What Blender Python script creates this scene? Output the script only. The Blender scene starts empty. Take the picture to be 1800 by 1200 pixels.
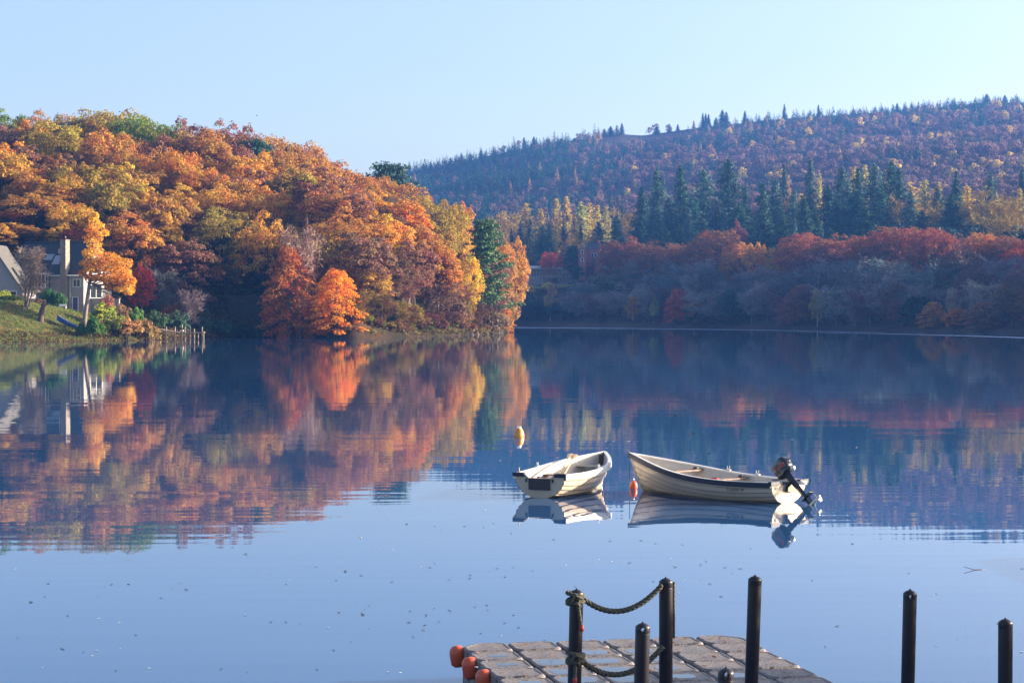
import bpy, math, random
import numpy as np
from math import radians, sin, cos, pi, sqrt, exp
from mathutils import Vector, Matrix

SC = bpy.context.scene
COL = SC.collection
rng = np.random.default_rng(7)
random.seed(7)

# ------------------------------------------------------------------ camera numbers
F = 3600.0            # focal length in pixels of the 1800 px wide photograph
HZ = 552.0            # horizon row
CH = 3.9              # camera height above the water

def wx(px, Y): return (px - 900.0) / F * Y
def wz(py, Y): return CH - (py - HZ) / F * Y
def at(px, py, Y): return Vector((wx(px, Y), Y, wz(py, Y)))
def yw(py): return CH * F / (py - HZ)       # distance of a point on the water
def sm(a, b, x):
    t = np.clip((np.asarray(x, float) - a) / (b - a), 0, 1)
    return t * t * (3 - 2 * t)

SUN_EL, SUN_AZ = radians(13.5), radians(11.0)      # azimuth: from +X turned towards +Y
SUN = Vector((cos(SUN_EL) * cos(SUN_AZ), cos(SUN_EL) * sin(SUN_AZ), sin(SUN_EL)))

# ------------------------------------------------------------------ materials
def new_mat(name):
    m = bpy.data.materials.new(name); m.use_nodes = True
    nt = m.node_tree
    return m, nt, nt.nodes['Principled BSDF'], nt.nodes['Material Output']
def N(nt, typ, **kw):
    n = nt.nodes.new(typ)
    for k, v in kw.items():
        if k.startswith('i_'): n.inputs[k[2:].replace('_', ' ')].default_value = v
        else: setattr(n, k, v)
    return n
def L(nt, a, b): nt.links.new(a, b)
def ramp(nt, stops, fac=None, interp='LINEAR'):
    r = nt.nodes.new('ShaderNodeValToRGB'); e = r.color_ramp; e.interpolation = interp
    while len(e.elements) < len(stops): e.elements.new(0.5)
    for el, (p, c) in zip(e.elements, stops):
        el.position = p; el.color = (*c, 1) if len(c) == 3 else c
    if fac is not None: L(nt, fac, r.inputs[0])
    return r
def rgb(r, g, b):
    f = lambda c: (c / 255 / 12.92) if c / 255 <= .04045 else ((c / 255 + .055) / 1.055) ** 2.4
    return (f(r), f(g), f(b))

def simple(name, col, rough=.6, var=.15, scale=6.0, metal=0.0, bump=0.0, spec=.5, coat=0.0):
    m, nt, p, o = new_mat(name)
    tc = N(nt, 'ShaderNodeTexCoord')
    n = N(nt, 'ShaderNodeTexNoise'); n.inputs['Scale'].default_value = scale; n.inputs['Detail'].default_value = 6
    L(nt, tc.outputs['Object'], n.inputs['Vector'])
    lo = tuple(c * (1 - var) for c in col); hi = tuple(min(1, c * (1 + var)) for c in col)
    r = ramp(nt, [(.3, lo), (.7, hi)], n.outputs['Fac'])
    L(nt, r.outputs[0], p.inputs['Base Color'])
    p.inputs['Roughness'].default_value = rough; p.inputs['Metallic'].default_value = metal
    p.inputs['Specular IOR Level'].default_value = spec
    p.inputs['Coat Weight'].default_value = coat
    if bump:
        b = N(nt, 'ShaderNodeBump'); b.inputs['Strength'].default_value = 1; b.inputs['Distance'].default_value = bump
        L(nt, n.outputs['Fac'], b.inputs['Height']); L(nt, b.outputs[0], p.inputs['Normal'])
    return m

def foliage_mat(name, trans=.35, rough=.7, patch=.5, spec=.12):
    """leaf colour = object colour, varied leaf by leaf and in patches by the tree's own mix of leaves"""
    m, nt, p, o = new_mat(name)
    oi = N(nt, 'ShaderNodeObjectInfo'); at_ = N(nt, 'ShaderNodeAttribute', attribute_name='v')
    tc = N(nt, 'ShaderNodeTexCoord')
    no = N(nt, 'ShaderNodeTexNoise'); no.inputs['Scale'].default_value = .35; no.inputs['Detail'].default_value = 3
    add = N(nt, 'ShaderNodeVectorMath', operation='ADD')
    sc = N(nt, 'ShaderNodeMath', operation='MULTIPLY'); sc.inputs[1].default_value = 91.0
    L(nt, oi.outputs['Random'], sc.inputs[0]); L(nt, tc.outputs['Object'], add.inputs[0]); L(nt, sc.outputs[0], add.inputs[1])
    L(nt, add.outputs[0], no.inputs['Vector'])
    hs = N(nt, 'ShaderNodeHueSaturation')
    mr = N(nt, 'ShaderNodeMapRange'); mr.inputs['From Min'].default_value = .35; mr.inputs['From Max'].default_value = .65
    mr.inputs['To Min'].default_value = .5 - .010 * patch * 2; mr.inputs['To Max'].default_value = .5 + .035 * patch * 2
    L(nt, no.outputs['Fac'], mr.inputs['Value']); L(nt, mr.outputs[0], hs.inputs['Hue'])
    mv = N(nt, 'ShaderNodeMapRange'); mv.inputs['To Min'].default_value = .6; mv.inputs['To Max'].default_value = 1.4
    L(nt, at_.outputs['Fac'], mv.inputs['Value']); L(nt, mv.outputs[0], hs.inputs['Value'])
    L(nt, oi.outputs['Color'], hs.inputs['Color'])
    p.inputs['Roughness'].default_value = rough; p.inputs['Specular IOR Level'].default_value = spec
    L(nt, hs.outputs[0], p.inputs['Base Color'])
    tr = N(nt, 'ShaderNodeBsdfTranslucent'); L(nt, hs.outputs[0], tr.inputs['Color'])
    mx = N(nt, 'ShaderNodeMixShader'); mx.inputs[0].default_value = trans
    L(nt, p.outputs[0], mx.inputs[1]); L(nt, tr.outputs[0], mx.inputs[2]); L(nt, mx.outputs[0], o.inputs[0])
    return m

def bark_mat(name):
    m, nt, p, o = new_mat(name)
    oi = N(nt, 'ShaderNodeObjectInfo'); tc = N(nt, 'ShaderNodeTexCoord')
    mp = N(nt, 'ShaderNodeMapping'); mp.inputs['Scale'].default_value = (3, 3, .8)
    L(nt, tc.outputs['Object'], mp.inputs[0])
    no = N(nt, 'ShaderNodeTexNoise'); no.inputs['Scale'].default_value = 1.6; no.inputs['Detail'].default_value = 5
    L(nt, mp.outputs[0], no.inputs['Vector'])
    mr = N(nt, 'ShaderNodeMapRange'); mr.inputs['To Min'].default_value = .45; mr.inputs['To Max'].default_value = 1.5
    L(nt, no.outputs['Fac'], mr.inputs['Value'])
    hs = N(nt, 'ShaderNodeHueSaturation'); L(nt, mr.outputs[0], hs.inputs['Value']); L(nt, oi.outputs['Color'], hs.inputs['Color'])
    L(nt, hs.outputs[0], p.inputs['Base Color']); p.inputs['Roughness'].default_value = .85
    p.inputs['Specular IOR Level'].default_value = .15
    return m

M = {}
M['leaf'] = foliage_mat('autumn_leaves', .38, .65, .55)
M['needle'] = foliage_mat('conifer_needles', .12, .6, .2)
M['twig'] = foliage_mat('bare_twigs', .0, .8, .1)
M['bark'] = bark_mat('bark')

# ------------------------------------------------------------------ mesh helpers
class G:
    """collects quads and triangles with a material index and a per-vertex value"""
    def __init__(s): s.V = []; s.Q = []; s.T = []; s.qm = []; s.tm = []; s.A = []; s.n = 0; s.qs = []; s.ts = []
    def add(s, V, Q=None, T=None, mi=0, a=None, smooth=False):
        V = np.asarray(V, float).reshape(-1, 3); k = len(V)
        if k == 0: return
        s.V.append(V); s.A.append(np.full(k, .5) if a is None else np.asarray(a, float))
        if Q is not None and len(Q):
            Q = np.asarray(Q, int).reshape(-1, 4); s.Q.append(Q + s.n); s.qm.append(np.full(len(Q), mi)); s.qs.append(np.full(len(Q), smooth))
        if T is not None and len(T):
            T = np.asarray(T, int).reshape(-1, 3); s.T.append(T + s.n); s.tm.append(np.full(len(T), mi)); s.ts.append(np.full(len(T), smooth))
        s.n += k
    def mesh(s, name, mats):
        V = np.concatenate(s.V); A = np.concatenate(s.A)
        Q = np.concatenate(s.Q) if s.Q else np.zeros((0, 4), int); T = np.concatenate(s.T) if s.T else np.zeros((0, 3), int)
        me = bpy.data.meshes.new(name)
        me.vertices.add(len(V)); me.vertices.foreach_set('co', V.astype(np.float32).ravel())
        nl = Q.size + T.size; me.loops.add(nl)
        me.loops.foreach_set('vertex_index', np.concatenate([Q.ravel(), T.ravel()]).astype(np.int32))
        me.polygons.add(len(Q) + len(T))
        st = np.concatenate([np.arange(len(Q)) * 4, Q.size + np.arange(len(T)) * 3]).astype(np.int32)
        me.polygons.foreach_set('loop_start', st)
        mi = np.concatenate(([*s.qm] or [np.zeros(0)]) + ([*s.tm] or [np.zeros(0)])).astype(np.int32)
        me.polygons.foreach_set('material_index', mi)
        ss = np.concatenate(([*s.qs] or [np.zeros(0)]) + ([*s.ts] or [np.zeros(0)])).astype(bool)
        me.polygons.foreach_set('use_smooth', ss)
        me.update(calc_edges=True)
        at_ = me.attributes.new('v', 'FLOAT', 'POINT'); at_.data.foreach_set('value', A.astype(np.float32))
        for m in (mats if isinstance(mats, (list, tuple)) else [mats]): me.materials.append(m)
        return me
    def obj(s, name, mats, parent=None, loc=None):
        return link(name, s.mesh(name, mats), parent, loc)

def link(name, me, parent=None, loc=None):
    o = bpy.data.objects.new(name, me); COL.objects.link(o)
    if parent is not None: o.parent = parent
    if loc is not None: o.location = loc
    return o
def empty(name, loc, rz=0.0):
    o = bpy.data.objects.new(name, None); o.empty_display_size = .2; COL.objects.link(o)
    o.location = loc; o.rotation_euler = (0, 0, rz); return o
def tag(o, label=None, cat=None, group=None, kind=None):
    if label: o['label'] = label
    if cat: o['category'] = cat
    if group: o['group'] = group
    if kind: o['kind'] = kind
    return o
def unit(v):
    v = np.asarray(v, float); return v / (np.linalg.norm(v, axis=-1, keepdims=True) + 1e-9)

def tube(g, P, R, sides=6, mi=0, cap=True, smooth=True, a=.5):
    P = np.asarray(P, float); n = len(P); R = np.broadcast_to(np.asarray(R, float), (n,))
    T = np.gradient(P, axis=0) if n > 2 else np.repeat((P[-1:] - P[:1]), n, 0)
    T = unit(T)
    ref = np.array([0, 0, 1.0]) if abs(T[0, 2]) < .9 else np.array([1.0, 0, 0])
    U = unit(np.cross(T, ref)); W = np.cross(T, U)
    th = np.arange(sides) / sides * 2 * pi
    V = P[:, None] + R[:, None, None] * (np.cos(th)[None, :, None] * U[:, None] + np.sin(th)[None, :, None] * W[:, None])
    V = V.reshape(-1, 3)
    i = np.arange(n - 1)[:, None] * sides; j = np.arange(sides)[None]; k = (j + 1) % sides
    Q = np.stack([i + j, i + k, i + sides + k, i + sides + j], -1).reshape(-1, 4)
    Tr = []
    if cap and sides > 2:
        V = np.vstack([V, P[:1], P[-1:]]); c0 = n * sides; c1 = c0 + 1
        for q in range(sides):
            Tr.append((c0, (q + 1) % sides, q)); Tr.append((c1, (n - 1) * sides + q, (n - 1) * sides + (q + 1) % sides))
    g.add(V, Q, Tr, mi, np.full(len(V), a), smooth)

def box(g, lo, hi, mi=0, M4=None, bev=0.0):
    x0, y0, z0 = lo; x1, y1, z1 = hi
    if bev <= 0:
        V = np.array([(x0, y0, z0), (x1, y0, z0), (x1, y1, z0), (x0, y1, z0), (x0, y0, z1), (x1, y0, z1), (x1, y1, z1), (x0, y1, z1)], float)
        Q = [(0, 3, 2, 1), (4, 5, 6, 7), (0, 1, 5, 4), (1, 2, 6, 5), (2, 3, 7, 6), (3, 0, 4, 7)]
        T = []
    else:
        b = bev; V = []; 
        rings = [(z0, b), (z0 + b, 0), (z1 - b, 0), (z1, b)]
        for z, ins in rings:
            c = max(b, ins)
            V += [(x0 + ins + (b - ins) , y0 + ins, z), (x1 - b, y0 + ins, z), (x1 - ins, y0 + b, z), (x1 - ins, y1 - b, z),
                  (x1 - b, y1 - ins, z), (x0 + b, y1 - ins, z), (x0 + ins, y1 - b, z), (x0 + ins, y0 + b, z)]
        V = np.array(V, float); Q = []; T = []
        for r in range(3):
            for q in range(8): Q.append((r * 8 + q, r * 8 + (q + 1) % 8, (r + 1) * 8 + (q + 1) % 8, (r + 1) * 8 + q))
        for base, rev in ((0, True), (24, False)):
            for q in (1, 3, 5):
                f = (base, base + q, base + q + 1, base + (q + 2) % 8)
                Q.append(f[::-1] if rev else f)
    if M4 is not None: V = np.array([tuple(M4 @ Vector(v)) for v in V])
    g.add(V, Q, T, mi)

def leaves(g, C, Nn, S, mi=0, a=None, asp=1.0):
    """one small rhombic face for each leaf spray"""
    C = np.asarray(C, float); n = len(C)
    Nn = unit(Nn); R = unit(rng.normal(size=(n, 3))); U = unit(np.cross(Nn, R)); W = np.cross(Nn, U)
    S = np.broadcast_to(np.asarray(S, float), (n,))[:, None]
    V = np.stack([C - U * S * .5, C - W * S * .36 * asp, C + U * S * .5 + Nn * S * .12, C + W * S * .36 * asp], 1).reshape(-1, 3)
    Q = np.arange(4 * n).reshape(-1, 4)
    aa = rng.random(n) if a is None else a
    g.add(V, Q, None, mi, np.repeat(aa, 4))

def ribbons(g, A, B, w, mi=0, a=None):
    """thin flat twigs from A to B"""
    A = np.asarray(A, float); B = np.asarray(B, float); n = len(A)
    D = unit(B - A); R = unit(rng.normal(size=(n, 3))); U = unit(np.cross(D, R)) * (np.broadcast_to(w, (n,))[:, None] * .5)
    V = np.stack([A - U, A + U, B + U * .4, B - U * .4], 1).reshape(-1, 3)
    g.add(V, np.arange(4 * n).reshape(-1, 4), None, mi, np.repeat(rng.random(n) if a is None else a, 4))

def rdir(n, up=-1.0):
    z = rng.uniform(up, 1, n); t = rng.uniform(0, 2 * pi, n); r = np.sqrt(np.maximum(0, 1 - z * z))
    return np.stack([r * np.cos(t), r * np.sin(t), z], 1)

def clump(g, c, r, n, size, flat=.75, up=-.35, mi=0):
    d = rdir(n, up); rad = r * rng.uniform(.55, 1.08, n) ** .6
    P = np.asarray(c) + d * rad[:, None] * np.array([1, 1, flat])
    nn = d * .75 + rng.normal(size=(n, 3)) * .45 + np.array([0, 0, .35])
    leaves(g, P, nn, size * rng.uniform(.6, 1.3, n), mi)

def limb(g, a, b, r0, r1, bend=.15, sides=5, n=5):
    a = np.asarray(a, float); b = np.asarray(b, float); t = np.linspace(0, 1, n)[:, None]
    P = a + (b - a) * t; d = np.linalg.norm(b - a)
    P += np.sin(t * pi) * rng.normal(size=3) * d * bend * .5
    P[:, 2] -= (np.sin(t[:, 0] * pi)) * d * bend * .4
    tube(g, P, np.linspace(r0, r1, n), sides, cap=False); return P

# ------------------------------------------------------------------ tree prototypes: (trunk mesh, crown mesh, height, width)
def proto_oak(seed, H=15.0, W=13.0, low=.26, nc=100, per=125, size=.40, cr=(.085, .135), flat=.72, dome=.40, cz=.60, wobble=1.0, gap=.088, lk=1.0):
    global rng; rng = np.random.default_rng(seed)
    t = G(); c = G()
    lean = rng.normal(size=2) * .4
    P = [(0, 0, -1.2), (0, 0, 0), (lean[0] * .3, lean[1] * .3, H * .18), (lean[0], lean[1], H * .36), (lean[0] * 1.4, lean[1] * 1.4, H * .62)]
    tube(t, P, np.array([.62, .46, .34, .28, .14]) * (.6 + .4 * lk), 8)
    hub = np.array([lean[0], lean[1], H * .34])
    ph = rng.uniform(0, 6.28, 6); am = rng.uniform(.05, .16, 6) * wobble
    C = []
    tries = 0
    while len(C) < nc and tries < 6000:
        tries += 1
        d = rdir(1, -.75)[0]; d[2] = d[2] if rng.random() < .6 else abs(d[2]); th = math.atan2(d[1], d[0])
        lob = 1 + sum(am[k] * sin((k + 2) * th + ph[k] + d[2] * 2) for k in range(4))
        rr = (rng.uniform(.76, .95) if rng.random() < .8 else rng.uniform(.35, .7)) * lob
        q = np.array([d[0] * W * .5, d[1] * W * .5, d[2] * H * dome]) * rr + np.array([lean[0], lean[1], H * cz])
        if q[2] < H * low: continue
        if any(np.linalg.norm((q - k)) < W * gap for k in C): continue
        C.append(q)
    C = np.array(C)
    # keep the crown inside height H
    top = max(C[:, 2]); C[:, 2] *= 1
    L1 = []
    for k in range(7):
        an = k / 7 * 6.28 + rng.uniform(-.3, .3)
        e = hub + np.array([cos(an) * W * .2, sin(an) * W * .2, rng.uniform(.06, .26) * H])
        st = hub + np.array([0, 0, rng.uniform(-.1, .16) * H])
        limb(t, st, e, .2 * lk, .11 * lk); L1.append(e)
    L1.append(np.array(P[-1], float)); L1 = np.array(L1)
    for q in C:
        j = np.argmin(np.linalg.norm(L1 - q, axis=1)); limb(t, L1[j], q, .085 * lk, .03 * lk, .2, 3, 4)
        r = W * rng.uniform(*cr)
        clump(c, q, r, int(per * rng.uniform(.75, 1.25)), size, flat)
        for _ in range(2):   # loose sprays past the clump
            clump(c, q + rdir(1, -.2)[0] * r * .95, r * .4, int(per * .09), size, .8)
    return finish('oak', t, c)

def finish(nm, t, c, leafmat='leaf'):
    V = np.concatenate(c.V); zt = np.percentile(V[:, 2], 99.8); q_ = 4 if nm == 'spruce' else .8; w = (np.percentile(V[:, 0], 100 - q_) - np.percentile(V[:, 0], q_))
    return (t.mesh(nm + '_trunk', M['bark']), c.mesh(nm + '_crown', M[leafmat]), zt, w)

def proto_beech(seed, H=14.0, W=11.0, low=.04, layers=60, per=120, size=.36, pw=.8):
    """beech with foliage in drooping layers nearly to the ground"""
    global rng; rng = np.random.default_rng(seed)
    t = G(); c = G()
    tube(t, [(0, 0, -1), (0, 0, 0), (.2, 0, H * .3), (.1, .1, H * .6), (0, 0, H * .93)], [.5, .4, .3, .18, .04], 7)
    for k in range(layers):
        u = (k + .5) / layers; z = H * (low + (.97 - low) * u)
        R = W * .5 * (sin(pi * min(1, (1 - u) * .62 + .05)) ** pw) * rng.uniform(.7, 1.05)
        an = k * 2.4 + rng.uniform(-.4, .4)
        for s in (.45, .8, 1.0):
            q = np.array([cos(an) * R * s, sin(an) * R * s, z + H * .05 - s * s * H * .07])
            clump(c, q, W * .11 * (1.15 - .3 * s), int(per * .45), size, .42, -.5)
        limb(t, (0, 0, z - H * .04), (cos(an) * R * .8, sin(an) * R * .8, z - .2), .07, .02, .1, 3, 4)
    return finish('beech', t, c)

def proto_birch(seed, H=13.0, W=5.5, low=.2, n=60, per=95, size=.30):
    global rng; rng = np.random.default_rng(seed)
    t = G(); c = G(); ln = rng.normal(size=2) * .5
    tube(t, [(0, 0, -1), (0, 0, 0), (ln[0] * .4, ln[1] * .4, H * .35), (ln[0], ln[1], H * .7), (ln[0], ln[1], H * .95)], [.2, .16, .13, .08, .02], 7)
    for k in range(n):
        u = rng.random() ** .8; z = H * (low + (.95 - low) * u)
        R = W * .5 * (sin(pi * (.12 + .8 * (1 - u)) ) ** .7) * rng.uniform(.25, 1)
        an = rng.uniform(0, 6.28); q = np.array([cos(an) * R + ln[0] * u, sin(an) * R + ln[1] * u, z])
        for j in range(3):
            clump(c, q - np.array([0, 0, j * .45]), .55 - .1 * j, per // 3, size, 1.1, -1)
        limb(t, (ln[0] * u, ln[1] * u, z - .9), q, .035, .012, .12, 3, 4)
    return finish('birch', t, c)

def proto_bare(seed, H=13.0, W=8.0, low=.22, n1=26, n2=12, tw=5, stems=1, w=.07, up=.8, tip=1.0):
    """leafless tree: limbs, boughs and a haze of fine twigs"""
    global rng; rng = np.random.default_rng(seed)
    t = G(); c = G()
    for s_ in range(stems):
        off = rng.normal(size=2) * (.9 if stems > 1 else .1); ln = rng.normal(size=2) * (.9 if stems > 1 else .4)
        tube(t, [(off[0] * .4, off[1] * .4, -1), (off[0] * .4, off[1] * .4, 0), (off[0] + ln[0] * .4, off[1] + ln[1] * .4, H * .35), (off[0] + ln[0], off[1] + ln[1], H * .85)], [.24, .2, .14, .03], 6)
        for k in range(n1 // stems):
            u = low + (.85 - low) * rng.random(); an = rng.uniform(0, 6.28)
            base = np.array([off[0] + ln[0] * u, off[1] + ln[1] * u, H * u * .9])
            R = W * .5 * rng.uniform(.5, .9) * sin(pi * (.2 + .72 * (1 - u) ))
            e = base + np.array([cos(an) * R, sin(an) * R, R * up * rng.uniform(.5, 1.2)]); e[2] = min(e[2], H * .95)
            P = limb(t, base, e, .07, .025, .15, 3, 5)
            for j in range(n2):
                q = P[rng.integers(1, 5)] + (P[1] - P[0]) * rng.random() * .8
                d = unit(rng.normal(size=3) * .75 + unit(e - base) * .5 + np.array([0, 0, .35 * up]))
                m = q + d * rng.uniform(.8, 1.7)
                ribbons(c, [q], [m], w * 1.5)
                A = q + (m - q) * rng.random((tw, 1)); D = unit(d + rng.normal(size=(tw, 3)) * .6)
                B = A + D * rng.uniform(.5, 1.25, (tw, 1)) * tip
                ribbons(c, A, B, w)
                A2 = np.repeat(A + (B - A) * .6, 3, 0); D2 = unit(np.repeat(D, 3, 0) + rng.normal(size=(tw * 3, 3)) * .6)
                ribbons(c, A2, A2 + D2 * rng.uniform(.3, .7, (tw * 3, 1)) * tip, w * .7)
    return finish('bare', t, c, 'twig')

def proto_spruce(seed, H=26.0, W=10.0, lev=34, nb=10, size=.62, low=.06, droop=.35, ragged=.25, pw=.85, mat='needle'):
    global rng; rng = np.random.default_rng(seed)
    t = G(); c = G()
    tube(t, [(0, 0, -1.5), (0, 0, 0), (0, 0, H * .5), (0, 0, H * .98)], [.5, .42, .25, .03], 6)
    for k in range(lev):
        u = k / (lev - 1); z0 = H * (low + (1 - low) * u * .99)
        R0 = W * .5 * (1 - u) ** pw + .35
        for b in range(max(4, int(nb * (1 - .45 * u)))):
            if rng.random() < ragged * .4: continue
            an = rng.uniform(0, 6.28); R = R0 * rng.uniform(1 - ragged * 1.6, 1.1); z = z0 + rng.uniform(-.5, .5) * H / lev
            m = max(3, int(R / size * 2.6)); s = (np.arange(m) + .7) / m
            x = s * R; zz = z + .10 * R - droop * R * s ** 1.6 + .12 * R * s ** 4
            P = np.stack([cos(an) * x, sin(an) * x, zz], 1)
            for rep in range(2):
                sp = (1 - s * .55) * .12 * R0 + .15
                Pj = P + rng.normal(size=P.shape) * sp[:, None] * np.array([1, 1, .55])
                nn = np.array([cos(an) * .35, sin(an) * .35, .8]) + rng.normal(size=P.shape) * .4
                leaves(c, Pj, nn, size * rng.uniform(.6, 1.25, m), 0, asp=.8)
            hang = P + np.array([0, 0, -.28]); leaves(c, hang + rng.normal(size=P.shape) * .15, np.array([cos(an), sin(an), .1]) + rng.normal(size=P.shape) * .4, size * rng.uniform(.5, 1, m), 0, asp=.9)
            if b % 2 == 0: limb(t, (0, 0, z), P[-1] * [.8, .8, 1], .06, .02, .02, 3, 3)
    return finish('spruce', t, c, mat)

def proto_pine(seed, H=15.0, W=9.0, pads=34, low=.35, per=130, size=.42, pw=.5, one_side=0.0, flat=.34):
    global rng; rng = np.random.default_rng(seed)
    t = G(); c = G(); ln = rng.normal(size=2) * .4
    tube(t, [(0, 0, -1), (0, 0, 0), (ln[0] * .5, ln[1] * .5, H * .4), (ln[0], ln[1], H * .93)], [.4, .33, .24, .06], 7)
    for k in range(pads):
        u = (k + rng.random()) / pads; z = H * (low + (.95 - low) * u)
        R = W * .5 * (1 - u) ** pw * rng.uniform(.45, 1.0) + .3; an = k * 2.4 + rng.uniform(-.5, .5)
        sx = 1 + one_side * cos(an)
        q = np.array([cos(an) * R * sx + ln[0] * u, sin(an) * R + ln[1] * u, z + .1 * R])
        limb(t, (ln[0] * u, ln[1] * u, z - .25 * R), q, .09, .035, .12, 4, 4)
        for s in (1.0, .62):
            qq = np.array([q[0] * s, q[1] * s, q[2] - (1 - s) * .3 * R])
            clump(c, qq, W * rng.uniform(.12, .19), int(per * .6), size, flat, -.2)
            for _ in range(3): clump(c, qq + rng.normal(size=3) * [W * .1, W * .1, .2], W * .055, int(per * .12), size, .6, -.5)
    return finish('pine', t, c, 'needle')

def proto_bush(seed, H=2.2, W=3.2, n=26, per=75, size=.2, tall=False):
    global rng; rng = np.random.default_rng(seed)
    t = G(); c = G()
    for k in range(6):
        an = k * 1.05; tube(t, [(0, 0, -.3), (cos(an) * .25, sin(an) * .25, H * .35), (cos(an) * W * .3, sin(an) * W * .3, H * .75)], [.05, .04, .015], 4)
    for k in range(n):
        d = rdir(1, -.1)[0]; s = rng.uniform(.45, .9)
        q = np.array([d[0] * W * .42 * s, d[1] * W * .42 * s, H * .38 + d[2] * H * .48 * s])
        clump(c, q, W * rng.uniform(.1, .18), per, size, .8, -.8)
    return finish('bush', t, c)

def proto_low(seed, kind):
    """light versions of far-off trees for the woods on the distant hill: arrays of quads"""
    global rng; rng = np.random.default_rng(seed)
    g = G()
    if kind == 'round':
        for k in range(13):
            d = rdir(1, -.5)[0]; q = np.array([d[0] * 2.6, d[1] * 2.6, 5.6 + d[2] * 3.0]); clump(g, q, 1.45, 15, 1.15, .9, -.5)
    else:
        for k in range(13):
            u = k / 12; z = 1.0 + 7.6 * u; R = 2.9 * (1 - u) ** .8 + .15
            for b in range(7 if u < .6 else 4):
                an = rng.uniform(0, 6.28); s = np.array([.45, .95]) * R * rng.uniform(.7, 1.15)
                P = np.stack([cos(an) * s, sin(an) * s, z - .3 * s], 1)
                leaves(g, P, np.array([cos(an) * .6, sin(an) * .6, .7]) + rng.normal(size=(2, 3)) * .3, .95 * (1.1 - .5 * u))
        pass
    return np.concatenate(g.V), np.concatenate(g.Q), np.concatenate(g.A)

PROTO = {
    'oak': [proto_oak(11), proto_oak(12, H=16, W=12, dome=.42), proto_oak(13, H=14, W=14, nc=84), proto_oak(14, H=17, W=11, dome=.43, cz=.57, low=.2), proto_oak(15, H=15, W=12.5, nc=66, cr=(.10, .15))],
    'open': [proto_oak(18, H=17, W=14, low=.42, nc=58, per=105, cz=.68, dome=.33, cr=(.075, .12), gap=.10, lk=1.7), proto_oak(19, H=16, W=15, low=.36, nc=62, per=100, cz=.64, dome=.36, cr=(.07, .115), gap=.10, lk=1.7)],
    'full': [proto_oak(21, H=13, W=11, low=.06, cz=.50, dome=.46, nc=95), proto_oak(22, H=14, W=10, low=.05, cz=.5, dome=.47, nc=90)],
    'beech': [proto_beech(31), proto_beech(32, W=12, pw=.7)],
    'dome': [proto_oak(36, H=15, W=15, low=.2, nc=170, per=85, size=.34, cr=(.065, .095), flat=.7, dome=.44, cz=.54, wobble=.45, gap=.066), proto_oak(37, H=15, W=13, low=.16, nc=160, per=85, size=.34, cr=(.065, .10), flat=.7, dome=.45, cz=.53, wobble=.45, gap=.066)],
    'birch': [proto_birch(41), proto_birch(42, W=6.5)],
    'bare': [proto_bare(51, W=9), proto_bare(52, H=14, W=10, n1=30), proto_bare(53, H=12, W=11, n1=30, up=.5)],
    'baretall': [proto_bare(56, H=15, W=7.5, low=.25, n1=34, n2=12, up=1.2), proto_bare(57, H=12, W=6, low=.12, n1=36, n2=12, stems=4, up=1.6)],
    'spruce': [proto_spruce(61, W=12, pw=.75, nb=14), proto_spruce(62, W=14, ragged=.3, nb=14, pw=.65), proto_spruce(63, W=10, lev=40, droop=.25, nb=13, pw=.7), proto_spruce(64, W=15, ragged=.4, lev=34, low=.1, pw=.5, nb=14)],
    'larch': [proto_spruce(71, H=18, W=8, lev=26, nb=9, size=.6, low=.12, ragged=.35, mat='leaf'), proto_spruce(72, H=18, W=6.5, lev=28, nb=8, size=.55, ragged=.3, mat='leaf')],
    'pine': [proto_pine(83, H=13, W=12, pads=50, low=.22, pw=.42, flat=.45, per=120), proto_pine(82, H=19, W=10, pads=60, low=.18, per=110, pw=.55, one_side=.35, flat=.28)],
    'bush': [proto_bush(91), proto_bush(92, H=2.6, W=2.6), proto_bush(93, H=1.6, W=3.4)],
}
rng = np.random.default_rng(5)

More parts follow.
